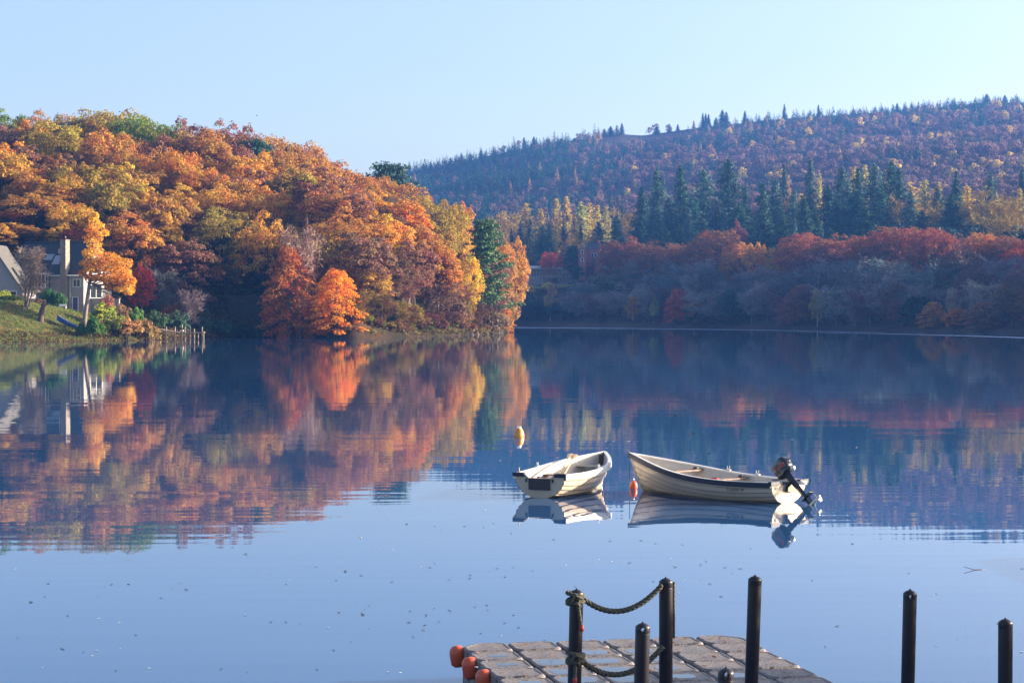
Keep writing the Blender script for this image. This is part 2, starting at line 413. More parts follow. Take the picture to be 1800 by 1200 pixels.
BARK = {'oak': (.055, .042, .032), 'open': (.035, .028, .025), 'full': (.06, .045, .035), 'beech': (.12, .10, .085), 'dome': (.09, .075, .065), 'birch': (.5, .47, .43), 'bare': (.14, .12, .11),
        'baretall': (.20, .17, .15), 'spruce': (.07, .05, .045), 'larch': (.16, .12, .10), 'pine': (.16, .075, .045), 'bush': (.07, .05, .035)}
NAMES = {'oak': 'oak_tree', 'open': 'oak_tree', 'full': 'oak_tree', 'beech': 'beech_tree', 'dome': 'beech_tree', 'birch': 'birch_tree', 'bare': 'bare_tree', 'baretall': 'bare_tree', 'spruce': 'spruce_tree', 'larch': 'larch_tree', 'pine': 'pine_tree', 'bush': 'bush'}
CATS = {'bush': 'shrub'}
PLACED = []
def tree(kind, px, Y, top=None, wpx=None, col=(.3, .1, .03), var=None, h=None, label=None, zone=None, group=None, rz=None, gz=None, name=None, what=None, colname='', x=None):
    v = PROTO[kind]; k = (rng.integers(len(v)) if var is None else var); tm, cm, PH, PW = v[k]
    X = wx(px, Y) if x is None else x; z0 = ground(X, Y) if gz is None else gz
    if h is None: h = max(1.0, wz(top, Y) - z0)
    w = (wpx / F * Y) if wpx else h / PH * PW
    if kind in ('oak', 'full', 'dome') and group and 'wooded headland' in group: w = min(w * 1.15, h * .98) if h > 7 else w
    r = empty(name or NAMES[kind], (X, Y, z0), rng.uniform(0, 6.28) if rz is None else rz)
    s = (w / PW, w / PW, h / PH); r.scale = s
    a = link('trunk', tm, r); b = link('crown', cm, r)
    if kind == 'bush': a.name = 'stem'; b.name = 'foliage'
    a.color = (*BARK[kind], 1); jit = rng.uniform(.9, 1.1, 3)
    b.color = (*[float(min(1, c * j * (1.3 if group and ('below the beeches' in group or 'at the water of' in group) else 1.0))) for c, j in zip(col, jit)], 1)
    what = what or {'oak': 'oak', 'open': 'open-crowned oak', 'full': 'leafy oak', 'beech': 'layered beech', 'dome': 'beech', 'birch': 'birch', 'bare': 'bare tree', 'baretall': 'tall bare tree', 'spruce': 'spruce', 'larch': 'larch', 'pine': 'pine', 'bush': 'bush'}[kind]
    tag(r, label or 'x', CATS.get(kind, 'tree'), group)
    PLACED.append(dict(o=r, px=px, auto=None if label else (f'{colname} {what}'.strip(), zone), top=top))
    return r
ORD = ['', 'first', 'second', 'third', 'fourth', 'fifth', 'sixth', 'seventh', 'eighth', 'ninth', 'tenth', 'eleventh', 'twelfth', 'thirteenth', 'fourteenth', 'fifteenth', 'sixteenth', 'seventeenth', 'eighteenth', 'nineteenth', 'twentieth']
def finish_labels():
    d = {}
    for p in PLACED:
        if p['auto']: d.setdefault(p['auto'], []).append(p)
    for (what, zone), ps in d.items():
        zone = zone or ''
        ps.sort(key=lambda p: p['px'])
        for k, p in enumerate(ps):
            if len(ps) == 1: p['o']['label'] = f'{what} {zone}'
            elif k == 0: p['o']['label'] = f'leftmost {what} {zone}'
            elif k == len(ps) - 1: p['o']['label'] = f'rightmost {what} {zone}'
            else: p['o']['label'] = f'{ORD[k + 1]} {what} from the left {zone}'
            lb = p['o']['label']
            if len(lb.split()) > 16: p['o']['label'] = lb.replace('from the left ', 'from left ').replace('on the far bank', '').replace('a few', '').replace('standing tallest ', 'tallest ').replace('pale yellow bush', 'pale bush').replace('seen ', '')
# ------------------------------------------------------------------ terrain
SHORE = np.array([(-92, 236), (-78, 268), (-71.5, 283), (-66, 288), (-61, 294), (-56, 305), (-54, 316), (-50, 340), (-47, 352), (-41, 356), (-34, 348), (-28.5, 334), (-25.5, 331), (-22, 338), (-17, 352), (-13, 364),
                  (-9, 380), (-5.4, 392), (-3, 415), (-1.2, 440), (-1.5, 462), (-6, 490), (-20, 530), (-60, 590), (-140, 640), (-420, 660), (-420, 200)], float)
def sdist(x, y):
    """distance inland from the headland's shore (negative = out in the water)"""
    x = np.asarray(x, float); y = np.asarray(y, float); d = np.full(np.broadcast(x, y).shape, 1e9); ins = np.zeros(d.shape, bool)
    n = len(SHORE)
    for i in range(n):
        ax, ay = SHORE[i]; bx, by = SHORE[(i + 1) % n]
        t = np.clip(((x - ax) * (bx - ax) + (y - ay) * (by - ay)) / ((bx - ax) ** 2 + (by - ay) ** 2), 0, 1)
        d = np.minimum(d, np.hypot(x - ax - t * (bx - ax), y - ay - t * (by - ay)))
        c = ((ay > y) != (by > y)) & (x < (bx - ax) * (y - ay) / (by - ay + 1e-12) + ax)
        ins ^= c
    return np.where(ins, d, -d)
def wob(x, y, s, k=0):
    return (np.sin(x / s + k) * np.cos(y / s * 1.13 + k * 2) + .5 * np.sin(x / s * 2.3 + y / s * 1.7 + k * 3)) / 1.5
def ground_left(x, y):
    d = sdist(x, y); dd = np.maximum(d, 0)
    sl_ = sm(-28, -52, x); sc_ = 29 + 36 * sl_
    z = .28 * sm(0, 1.2, dd) + .9 * sm(.5, 4, dd) + (29.5 + 8 * sl_) * (1 - np.exp(-dd / sc_)) * sm(-5, 13, dd) + wob(x, y, 9) * .6 * sm(5, 20, dd)
    g = sm(-42, -50, x) * sm(356, 343, y)
    zg = .3 * sm(0, 1.2, dd) + 1.2 * sm(.5, 4.5, dd) + 2.75 * sm(3, 17, dd) + 1.6 * sm(-62, -74, x) * sm(0, 12, dd) * sm(330, 300, y)
    z = z * (1 - g) + zg * g
    return np.where(d > 0, z, -1.2 * sm(0, -3, d) - .05)
SPX = np.array([-600, 600, 895, 1000, 1100, 1350, 1600, 1800, 2000, 2400, 3000, 3600], float)
SPY = np.array([572.2, 572.2, 572.5, 573.2, 574, 577, 581, 584.5, 592, 600, 612, 622], float)
def shoreY(px): return CH * F / (np.interp(px, SPX, SPY) - HZ)
RPX = np.array([-600, 0, 400, 600, 720, 760, 850, 950, 1060, 1090, 1130, 1240, 1400, 1600, 1730, 1800, 2200, 3000, 3600], float)
RPY = np.array([520, 470, 400, 340, 304, 296, 276, 254, 239, 236, 238, 222, 207, 194, 182, 180, 170, 165, 165], float)
def ground_far(x, y):
    x = np.asarray(x, float); y = np.asarray(y, float)
    px = 900 + x / np.maximum(y, 1) * F; sy = shoreY(px); d = y - sy
    z = .35 * sm(0, 2, d) + 13.5 * sm(1, 62, d) + 7 * sm(60, 210, d)
    e = (HZ - np.interp(px, RPX, RPY)) / F
    zr = CH + e * 1900
    t = np.clip((y - (sy + 230)) / (1900 - (sy + 230)), 0, 1)
    z = z + (zr - 21) * (t ** 1.05) * 1.0
    z = z + (wob(x, y, 70, 1) * 4 + wob(x, y, 31, 4) * 1.6) * sm(300, 600, d) * sm(1900, 1700, y)
    z = z - np.maximum(0, y - 1900) * .16
    ridge = 58 * sm(165, 320, x) * sm(395, 470, y) * sm(1000, 740, y)
    return np.where(d > 0, np.maximum(z, ridge + .3 * z), -1.0)
def ground(x, y):
    if y < 60: return -1.2
    a = float(ground_left(x, y)); 
    if a > 0: return a
    return float(ground_far(x, y))

def grid_mesh(name, XX, YY, ZZ, mat, kind='structure'):
    n, m = XX.shape; V = np.stack([XX, YY, ZZ], -1).reshape(-1, 3)
    i = np.arange(n - 1)[:, None] * m; j = np.arange(m - 1)[None]
    Q = np.stack([i + j, i + j + 1, i + m + j + 1, i + m + j], -1).reshape(-1, 4)
    g = G(); g.add(V, Q, None, 0, None, True); o = g.obj(name, mat); tag(o, kind=kind); return o

def ground_mat(name, cols, scale, bump=.1, dirt=None):
    m, nt, p, o = new_mat(name); tc = N(nt, 'ShaderNodeTexCoord')
    a = N(nt, 'ShaderNodeTexNoise'); a.inputs['Scale'].default_value = scale; a.inputs['Detail'].default_value = 8; a.inputs['Roughness'].default_value = .65
    L(nt, tc.outputs['Object'], a.inputs['Vector'])
    r = ramp(nt, cols, a.outputs['Fac'])
    b = N(nt, 'ShaderNodeTexNoise'); b.inputs['Scale'].default_value = scale * 9; b.inputs['Detail'].default_value = 6
    L(nt, tc.outputs['Object'], b.inputs['Vector'])
    hs = N(nt, 'ShaderNodeHueSaturation'); mr = N(nt, 'ShaderNodeMapRange'); mr.inputs['To Min'].default_value = .55; mr.inputs['To Max'].default_value = 1.45
    L(nt, b.outputs['Fac'], mr.inputs['Value']); L(nt, mr.outputs[0], hs.inputs['Value']); L(nt, r.outputs[0], hs.inputs['Color'])
    L(nt, hs.outputs[0], p.inputs['Base Color']); p.inputs['Roughness'].default_value = .95; p.inputs['Specular IOR Level'].default_value = .05
    bu = N(nt, 'ShaderNodeBump'); bu.inputs['Distance'].default_value = bump; L(nt, b.outputs['Fac'], bu.inputs['Height']); L(nt, bu.outputs[0], p.inputs['Normal'])
    return m
M['soil'] = ground_mat('leaf_strewn_soil', [(.3, (.02, .022, .010)), (.5, (.045, .032, .017)), (.7, (.085, .045, .02))], .12)
M['hill'] = ground_mat('heather_hillside', [(.3, (.045, .035, .04)), (.5, (.085, .06, .055)), (.62, (.12, .09, .06)), (.75, (.07, .075, .045))], .012, .5)
M['lawn'] = ground_mat('garden_grass', [(.3, (.055, .07, .022)), (.5, (.085, .10, .03)), (.7, (.12, .10, .045))], .25)

gx = np.linspace(-200, 4, 171); gy = np.linspace(232, 600, 231)
XX, YY = np.meshgrid(gx, gy); ZZ = ground_left(XX, YY)
grid_mesh('headland_ground', XX, YY, ZZ, M['soil'])
# lawn and rough grass bank laid over the garden
gx = np.linspace(-92, -44, 110); gy = np.linspace(262, 345, 130); XX, YY = np.meshgrid(gx, gy)
ZZ = ground_left(XX, YY); d = sdist(XX, YY)
ZZ = np.where(d > 3.2, ZZ + .05, -1.5)
grid_mesh('lawn', XX, YY, ZZ, M['lawn'])
# far shore and hill, laid out fan-wise from the loch
pp = np.concatenate([np.arange(-600, 700, 50), np.arange(700, 1850, 7), np.arange(1850, 3601, 30)]).astype(float)
dd = np.concatenate([np.arange(-4, 80, 4), np.arange(80, 260, 12), np.linspace(270, 1500, 80)])
PX, DD = np.meshgrid(pp, dd); YY = shoreY(PX) + DD; YY = np.where(DD > 260, (shoreY(PX) + 260) + (DD - 260) / (1500 - 260) * (2150 - shoreY(PX) - 260), YY)
XX = (PX - 900) / F * YY; ZZ = ground_far(XX, YY)
grid_mesh('far_hillside', XX, YY, ZZ, M['hill'])
# the near shore behind and beside the camera, out of the frame
gx = np.linspace(-60, 80, 57); gy = np.linspace(-25, 34, 37); XX, YY = np.meshgrid(gx, gy)
ZZ = np.maximum(-.9 + 2.6 * sm(13, 2, YY) , -.9 + 3.2 * sm(8, 17, XX)) + wob(XX, YY, 5) * .1
grid_mesh('near_shore_ground', XX, YY, ZZ, M['soil'])

# ------------------------------------------------------------------ water
def water_mat(name, amp=1.0, rough=0.0, ruffle=0.0):
    m, nt, p, o = new_mat(name)
    p.inputs['Base Color'].default_value = (.022, .08, .21, 1); p.inputs['Roughness'].default_value = rough
    p.inputs['IOR'].default_value = 1.333; p.inputs['Specular IOR Level'].default_value = .5
    tc = N(nt, 'ShaderNodeTexCoord'); prev = None
    layers = [((.07, .8, 1), .4, .0065, 2.0, 0), ((.5, 2.4, 1), 1.0, .0006, 2.0, 3.1), ((1.4, 4.0, 1), 1.6, .0001, 3.0, 8.7)]
    if ruffle: layers = [((1, 1, 1), 3.0, .03 * ruffle, 4.0, 0)]
    for sc, s, dist, det, off in layers:
        mp = N(nt, 'ShaderNodeMapping'); mp.inputs['Scale'].default_value = sc; mp.inputs['Location'].default_value = (off, off, 0); mp.inputs['Rotation'].default_value = (0, 0, radians(4 + off))
        L(nt, tc.outputs['Object'], mp.inputs[0])
        n = N(nt, 'ShaderNodeTexNoise'); n.inputs['Scale'].default_value = s; n.inputs['Detail'].default_value = det; n.inputs['Roughness'].default_value = .5
        L(nt, mp.outputs[0], n.inputs['Vector'])
        b = N(nt, 'ShaderNodeBump'); b.inputs['Distance'].default_value = dist * amp; b.inputs['Strength'].default_value = 1
        L(nt, n.outputs['Fac'], b.inputs['Height'])
        if prev: L(nt, prev.outputs[0], b.inputs['Normal'])
        prev = b
    if not ruffle:      # faint long wavelets running across the loch
        wv = N(nt, 'ShaderNodeTexWave', wave_type='BANDS', bands_direction='Y'); wv.inputs['Scale'].default_value = .42; wv.inputs['Distortion'].default_value = 5; wv.inputs['Detail'].default_value = 2; wv.inputs['Detail Scale'].default_value = .35
        mp = N(nt, 'ShaderNodeMapping'); mp.inputs['Rotation'].default_value = (0, 0, radians(-7)); mp.inputs['Scale'].default_value = (.5, 1, 1); L(nt, tc.outputs['Object'], mp.inputs[0]); L(nt, mp.outputs[0], wv.inputs['Vector'])
        b = N(nt, 'ShaderNodeBump'); b.inputs['Distance'].default_value = .00022; L(nt, wv.outputs['Fac'], b.inputs['Height']); L(nt, prev.outputs[0], b.inputs['Normal']); prev = b
    L(nt, prev.outputs[0], p.inputs['Normal'])
    return m
M['water'] = water_mat('loch_water')
M['ruffled'] = water_mat('wind_ruffled_water', rough=.22, ruffle=1.0)
g = G(); g.add([(-900, -40, 0), (900, -40, 0), (900, 1200, 0), (-900, 1200, 0)], [(0, 1, 2, 3)]); tag(g.obj('water', M['water']), kind='structure')
# streaks of wind on the far water
def streak(pts, th, zz=.004):
    g = G(); V = []; Q = []
    P = []
    for k in range(len(pts) - 1):
        for s in np.linspace(0, 1, 24, endpoint=(k == len(pts) - 2)):
            P.append((pts[k][0] + (pts[k + 1][0] - pts[k][0]) * s, pts[k][1] + (pts[k + 1][1] - pts[k][1]) * s, pts[k][2] + (pts[k + 1][2] - pts[k][2]) * s))
    for px, py, t in P:
        Ya = yw(py - t * th / 2); Yb = yw(py + t * th / 2); V += [(wx(px, Ya), Ya, zz), (wx(px, Yb), Yb, zz)]
    V = np.array(V); V[:, 1] += rng.normal(size=len(V)) * .8
    for k in range(len(P) - 1): Q.append((2 * k + 1, 2 * k + 3, 2 * k + 2, 2 * k))
    g.add(V, Q); tag(g.obj('ruffled_water', M['ruffled']), kind='structure')
streak([(893, 575.4, 1.0), (1100, 577.0, 1.0), (1350, 580.2, .7), (1560, 584.5, .15)], 2.0)
streak([(1380, 583.0, .1), (1560, 586.6, .5), (1700, 590.0, .9), (1830, 594.5, .8)], 2.0)
streak([(1500, 582.2, .1), (1650, 585.0, .5), (1800, 588.8, .3)], 1.0)

# ------------------------------------------------------------------ world, sun, haze, camera
w = bpy.data.worlds.new('World'); SC.world = w; w.use_nodes = True; nt = w.node_tree
sky = nt.nodes.new('ShaderNodeTexSky'); sky.sky_type = 'NISHITA'; sky.sun_disc = False
sky.sun_elevation = SUN_EL; sky.sun_rotation = pi / 2 - SUN_AZ; sky.altitude = 100; sky.air_density = .62; sky.dust_density = 2.8; sky.ozone_density = 0.0
bg = nt.nodes['Background']; bg.inputs['Strength'].default_value = .10; L(nt, sky.outputs[0], bg.inputs[0])
sd = bpy.data.lights.new('sun', 'SUN'); sd.energy = 5.0; sd.angle = radians(.5); sd.color = (1.0, .85, .66)
so = bpy.data.objects.new('sun', sd); COL.objects.link(so); so.rotation_euler = SUN.to_track_quat('Z', 'Y').to_euler()
SC.view_settings.view_transform = 'Standard'; SC.view_settings.look = 'None'; SC.view_settings.exposure = 1.8; SC.view_settings.gamma = 1
cd = bpy.data.cameras.new('camera'); cam = bpy.data.objects.new('camera', cd); COL.objects.link(cam); SC.camera = cam
cd.sensor_width = 36; cd.lens = 72; cd.clip_end = 6000; cd.clip_start = .3
cam.location = (0, 0, CH); cam.rotation_euler = (radians(90) - math.atan((600 - HZ) / F), 0, 0)
hm = bpy.data.materials.new('haze_air'); hm.use_nodes = True; nt = hm.node_tree; nt.nodes.remove(nt.nodes['Principled BSDF'])
pv = nt.nodes.new('ShaderNodeVolumePrincipled'); pv.inputs['Color'].default_value = (.11, .33, 1, 1); pv.inputs['Density'].default_value = .00016; pv.inputs['Anisotropy'].default_value = .25
L(nt, pv.outputs[0], nt.nodes['Material Output'].inputs['Volume'])
g = G(); box(g, (-950, -60, -45), (1700, 2300, 290)); tag(g.obj('haze', hm), kind='stuff')
SC.cycles.use_denoising = True
SC.cycles.max_bounces = 8; SC.cycles.transparent_max_bounces = 8; SC.cycles.volume_bounces = 0
# ------------------------------------------------------------------ the wood on the headland
C_ = dict(
    rust=(.46, .185, .05), orange=(.62, .23, .035), brown=(.29, .115, .06), mauve=(.28, .12, .09), gold=(.60, .29, .05), yellow=(.66, .42, .05),
    olive=(.38, .24, .045), green=(.20, .24, .035), red=(.50, .06, .03), darkbrown=(.17, .075, .04), pine=(.035, .085, .055), grey=(.20, .15, .12), flame=(.80, .21, .025),
    crimson=(.42, .025, .035), purple=(.22, .09, .10), spruce=(.028, .07, .055), bluegreen=(.05, .10, .085), beech=(.36, .075, .05), tan=(.36, .20, .10), palegold=(.44, .36, .10), twig=(.27, .24, .24))
def hz(px):
    for a, s in ((150, 'above the white house'), (262, 'behind the golden-leaved tree'), (370, 'above the crimson maple'), (470, 'above the plank jetty'), (560, 'above the white birch'), (650, 'above the flame-orange beech'), (745, 'above the yellow birch'), (945, 'near the headland tip')):
        if px < a: return s
def T(kind, px, top, wpx, Y, col, row, **k):
    tree(kind, px, Y, top=top, wpx=wpx, col=C_[col], zone=f'{row} {hz(px)}', colname=COLN[col], group=k.pop('group', 'autumn trees on the wooded headland'), **k)
COLN = dict(rust='rusty', orange='orange', brown='brown', mauve='mauve-brown', gold='golden', yellow='bright yellow', olive='olive-gold', green='yellow-green', red='red', darkbrown='dark brown', pine='dark green',
            grey='grey', flame='flame-orange', crimson='crimson', purple='purple', spruce='dark green', bluegreen='blue-green', beech='copper-red', tan='tan', palegold='pale gold', twig='grey')
SK = 'on the skyline'
for a in [('dome', 12, 193, 95, 445, 'green'), ('dome', 60, 196, 84, 448, 'rust'), ('dome', 112, 203, 74, 452, 'olive'), ('dome', 150, 203, 100, 450, 'olive'), ('dome', 188, 194, 150, 455, 'olive'), ('dome', 240, 206, 115, 450, 'green'), ('dome', 285, 220, 105, 446, 'green'),
          ('dome', 328, 210, 110, 450, 'mauve'), ('dome', 385, 214, 110, 446, 'brown'), ('dome', 428, 224, 100, 446, 'brown'), ('dome', 475, 240, 110, 448, 'rust'), ('dome', 522, 252, 105, 452, 'rust'), ('dome', 556, 264, 84, 455, 'rust')]:
    T(*a[:4], a[4], a[5], SK)
T('pine', 442, 245, 84, 437, 'pine', SK, h=9, gz=None, var=0) if False else tree('pine', 442, 436, top=246, wpx=95, col=C_['pine'], var=0, label='dark blue-green pine with layered boughs among rusty oaks near the skyline')
tree('pine', 686, 462, top=287, wpx=112, col=C_['pine'], var=0, label='dark pine with a broad open crown on the skyline where the headland drops')
UP = 'on the upper slope'
for a in [('oak', 22, 222, 105, 425, 'mauve'), ('oak', 66, 212, 75, 425, 'orange'), ('oak', 105, 214, 95, 420, 'olive'), ('oak', 178, 229, 118, 412, 'rust'), ('oak', 205, 262, 90, 404, 'rust'), ('oak', 208, 234, 70, 428, 'olive'),
          ('oak', 262, 250, 80, 418, 'mauve'), ('oak', 300, 240, 95, 420, 'mauve'), ('oak', 345, 233, 110, 420, 'rust'), ('oak', 395, 246, 80, 424, 'mauve'), ('oak', 440, 268, 105, 410, 'gold'), ('oak', 476, 266, 70, 420, 'rust'), ('oak', 512, 276, 110, 418, 'rust'),
          ('oak', 560, 288, 90, 420, 'mauve'), ('dome', 595, 287, 120, 430, 'rust'), ('dome', 618, 300, 70, 432, 'olive'), ('dome', 665, 312, 100, 440, 'rust'), ('oak', 708, 326, 80, 440, 'rust')]:
    T(*a[:4], a[4], a[5], UP)
MI = 'halfway up the slope'
for a in [('oak', 12, 262, 95, 408, 'brown'), ('oak', 58, 276, 85, 404, 'brown'), ('full', 28, 296, 50, 400, 'green'), ('oak', 60, 302, 70, 394, 'rust'), ('oak', 100, 300, 70, 392, 'olive'), ('oak', 140, 300, 85, 402, 'rust'), ('oak', 5, 322, 70, 388, 'orange'),
          ('oak', 308, 262, 86, 402, 'orange'), ('oak', 262, 298, 100, 396, 'rust'), ('oak', 352, 296, 66, 396, 'orange'), ('oak', 425, 310, 140, 388, 'gold'), ('oak', 385, 330, 90, 380, 'gold'), ('oak', 470, 335, 80, 378, 'gold'), ('oak', 360, 278, 60, 408, 'rust'), ('oak', 498, 322, 70, 398, 'gold'),
          ('oak', 540, 334, 90, 396, 'rust'), ('oak', 585, 330, 80, 400, 'mauve'), ('oak', 630, 335, 100, 402, 'rust'), ('oak', 600, 352, 90, 388, 'rust'), ('oak', 655, 350, 84, 400, 'rust'), ('bare', 700, 338, 95, 420, 'grey'), ('bare', 722, 366, 80, 402, 'grey'),
          ('oak', 685, 366, 66, 392, 'orange'), ('open', 758, 345, 90, 416, 'olive'), ('oak', 780, 358, 66, 420, 'olive'), ('oak', 803, 358, 54, 436, 'rust'), ('oak', 195, 330, 80, 388, 'olive'), ('oak', 225, 345, 84, 386, 'rust')]:
    T(*a[:4], a[4], a[5], MI)
LO = 'on the lower slope'
for a in [('oak', 92, 314, 125, 368, 'gold'), ('open', 60, 335, 110, 360, 'rust'), ('oak', 118, 356, 84, 360, 'gold'), ('oak', 145, 355, 80, 370, 'beech'), ('oak', 12, 372, 80, 362, 'orange'), ('full', 15, 400, 60, 356, 'gold'), ('oak', 205, 384, 80, 372, 'brown'), ('oak', 268, 345, 105, 384, 'rust'),
          ('open', 305, 352, 130, 372, 'brown'), ('oak', 240, 412, 90, 368, 'darkbrown'), ('oak', 330, 400, 110, 374, 'brown'), ('open', 255, 400, 100, 364, 'darkbrown'), ('oak', 372, 398, 100, 372, 'brown'), ('open', 400, 366, 130, 364, 'olive'), ('oak', 440, 420, 96, 366, 'olive'), ('oak', 395, 440, 90, 364, 'olive'),
          ('oak', 355, 452, 80, 366, 'brown'), ('open', 468, 372, 110, 360, 'gold'), ('oak', 545, 375, 90, 372, 'mauve'), ('open', 604, 376, 130, 362, 'rust'), ('oak', 652, 396, 90, 374, 'orange'), ('oak', 690, 390, 60, 382, 'orange'), ('oak', 560, 410, 90, 358, 'olive'), ('oak', 645, 430, 80, 362, 'gold'), ('oak', 675, 440, 66, 368, 'gold'),
          ('oak', 720, 400, 60, 396, 'rust'), ('bare', 745, 410, 70, 402, 'grey'), ('bare', 780, 410, 66, 408, 'grey'), ('oak', 800, 400, 54, 424, 'gold'), ('oak', 620, 445, 110, 350, 'rust'), ('oak', 655, 470, 84, 350, 'gold'), ('oak', 540, 440, 80, 352, 'rust')]:
    T(*a[:4], a[4], a[5], LO)
# the ones picked out along the water's edge
W_ = 'autumn trees along the headland shore'
tree('beech', 508, 341, top=432, wpx=100, col=(.43, .115, .035), var=0, label='copper-red layered beech overhanging the shaded bank beside a white birch', group=W_)
tree('beech', 592, 336.5, top=476, wpx=88, col=(.85, .24, .025), var=1, label='flame-orange beech sweeping down to the water on the sunlit point', group=W_)
tree('beech', 585, 342, top=472, wpx=60, col=(.62, .13, .025), var=0, label='red-topped beech standing just behind the flame-orange beech', group=W_)
tree('baretall', 527, 344, top=392, wpx=72, col=(.33, .21, .18), var=0, label='leafless birch with a white trunk between the copper and flame-orange beeches', name='birch_tree', group=W_)
[c for c in PLACED[-1]['o'].children if c.name.startswith('trunk')][0].color = (.55, .52, .5, 1)
tree('beech', 645, 346, top=536, wpx=46, col=(.75, .15, .03), label='small orange-red beech at the water right of the flame-orange beech', group=W_)
tree('bush', 676, 350, top=548, wpx=62, col=(.17, .14, .05), var=0, label='rounded olive-brown bush at the water right of the small orange beech', group=W_)
tree('birch', 716, 372, top=428, wpx=62, col=(.62, .44, .06), var=1, label='tall bright yellow birch leaning over the twiggy bank', group=W_)
tree('baretall', 712, 366, top=472, wpx=78, col=(.30, .15, .10), var=1, label='reddish-brown twiggy tree below the tall yellow birch', group=W_)
tree('oak', 765, 378, top=428, wpx=80, col=(.60, .19, .04), var=3, label='bright orange oak between the two yellow birches', group=W_)
tree('baretall', 768, 376, top=495, wpx=92, col=(.27, .16, .11), var=0, label='brown twiggy tree at the water below the bright orange oak', group=W_)
tree('birch', 821, 392, top=452, wpx=56, col=(.68, .44, .04), var=0, label='small golden yellow birch directly left of the tall green pine', group=W_)
tree('baretall', 815, 388, top=500, wpx=80, col=(.30, .13, .09), var=1, label='reddish twiggy tree at the water below the small golden birch', group=W_)
tree('pine', 846, 404, top=386, wpx=84, col=(.09, .16, .055), var=1, rz=0, label='tall green pine with a bare reddish stem at the headland tip', group=W_)
tree('oak', 902, 446, top=420, wpx=58, col=(.62, .25, .05), var=4, label='orange oak leaning out over the loch at the headland tip', group=W_)
tree('oak', 872, 440, top=424, wpx=66, col=(.48, .20, .06), var=2, label='tan-brown oak just left of the orange oak at the headland tip', group=W_)
tree('birch', 893, 442, top=462, wpx=56, col=(.42, .22, .09), var=0, label='weeping tan birch hanging over the water at the headland tip', group=W_)
tree('baretall', 872, 420, top=458, wpx=66, col=(.38, .22, .15), var=1, label='pinkish leafless tree between the pine and the tan birch', group=W_)
tree('baretall', 902, 450, top=452, wpx=50, col=(.36, .22, .16), var=0, label='thin leafless tree under the leaning orange oak', group=W_)
tree('beech', 886, 436, top=540, wpx=34, col=(.62, .22, .04), label='little orange beech right at the water on the headland tip', group=W_)
tree('bush', 862, 404, top=545, wpx=70, col=(.27, .15, .09), var=2, label='brown waterside bush below the tall green pine', group=W_)
# fill between the rows: trees seen only in the gaps
fz = 'seen in the gaps of the wood'
rr = np.random.default_rng(99); SKX = [0, 60, 130, 195, 240, 290, 340, 400, 470, 540, 600, 640, 735, 790, 830, 880, 930]; SKYL = [200, 203, 212, 203, 216, 234, 220, 228, 250, 272, 300, 322, 352, 366, 385, 430, 470]
for Yr, st in ((398, 34), (374, 34), (356, 40), (430, 40), (386, 60)):
    for px in np.arange(8, 860, st):
        px = px + rr.uniform(-12, 12); Y = Yr + rr.uniform(-6, 6); X = wx(px, Y)
        if Yr == 356 and px < 200: continue
        dd_ = float(sdist(X, Y))
        if dd_ < 5: continue
        z = ground(X, Y); hh = rr.uniform(9, 13); tp = HZ + (CH - z - hh) / Y * F
        tp = max(tp, np.interp(px, SKX, SKYL) + 14)
        if wz(tp, Y) - z < 5: continue
        c = rr.choice(['rust', 'brown', 'olive', 'mauve', 'darkbrown', 'gold', 'orange'], p=[.25, .15, .15, .1, .1, .15, .1])
        T(rr.choice(['oak', 'full', 'full']), px, tp, rr.uniform(70, 100), Y, c, 'in the gaps of the wood')
# shore shrubs of the headland, one by one
for k in range(40):
    i = 470 + k * 10.4 + rr.uniform(-3, 3); Y = float(np.interp(i, [470, 500, 560, 600, 700, 770, 850, 890], [353, 349, 336, 334, 349, 366, 393, 436])) 
    X = wx(i, Y)
    for _ in range(30):
        if sdist(X, Y) > 1.2: break
        Y += 1; X = wx(i, Y)
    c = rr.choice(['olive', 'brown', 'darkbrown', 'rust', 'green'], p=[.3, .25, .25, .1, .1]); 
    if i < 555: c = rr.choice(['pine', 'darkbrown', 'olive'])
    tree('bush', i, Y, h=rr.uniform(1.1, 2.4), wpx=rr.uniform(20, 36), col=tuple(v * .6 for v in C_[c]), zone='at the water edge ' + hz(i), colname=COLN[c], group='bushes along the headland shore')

for k in range(22):
    i = 606 + k * 13 + rr.uniform(-4, 4); Y = float(np.interp(i, [600, 700, 770, 850, 890], [334, 349, 366, 393, 436])) + 1; X = wx(i, Y)
    for _ in range(30):
        if sdist(X, Y) > 2.2: break
        Y += .7; X = wx(i, Y)
    kd = rr.choice(['bush', 'baretall', 'bare', 'full'], p=[.3, .3, .2, .2]); c = rr.choice(['brown', 'darkbrown', 'mauve', 'olive'])
    tree(kd, i, Y, h=rr.uniform(2.6, 5.5), wpx=rr.uniform(34, 60), col=tuple(v * .8 for v in C_[c]), zone='low on the shore ' + hz(i), colname=COLN[c], group='small growth low on the headland shore')

# ------------------------------------------------------------------ far bank, lit only along its crowns
def fzn(px):
    for a, s in ((1035, 'near the flat-roofed building'), (1110, 'by the sandstone tower house'), (1225, 'above the bow of the motor boat'), (1345, 'above the middle of the motor boat'), (1440, 'above the outboard motor'), (1560, 'right of the outboard motor'), (1680, 'towards the right edge'), (2000, 'at the right edge')):
        if px < a: return s
def FB(kind, px, top, wpx, dY, col, row, grp, **k):
    Y = float(shoreY(px)) + dY
    if kind == 'larch' and wpx > 24: wpx *= 1.35
    if kind == 'larch' and col == 'gold': col = (.50, .33, .08)
    tree(kind, px, Y, top=top, wpx=wpx, col=C_[col] if isinstance(col, str) else col, zone=f'{row} {fzn(px)}', colname=k.pop('colname', None) or (COLN.get(col, '') if isinstance(col, str) else 'golden'), group=grp, **k)
gb = 'beeches crowning the far bank'; rb = 'crowning the far bank'
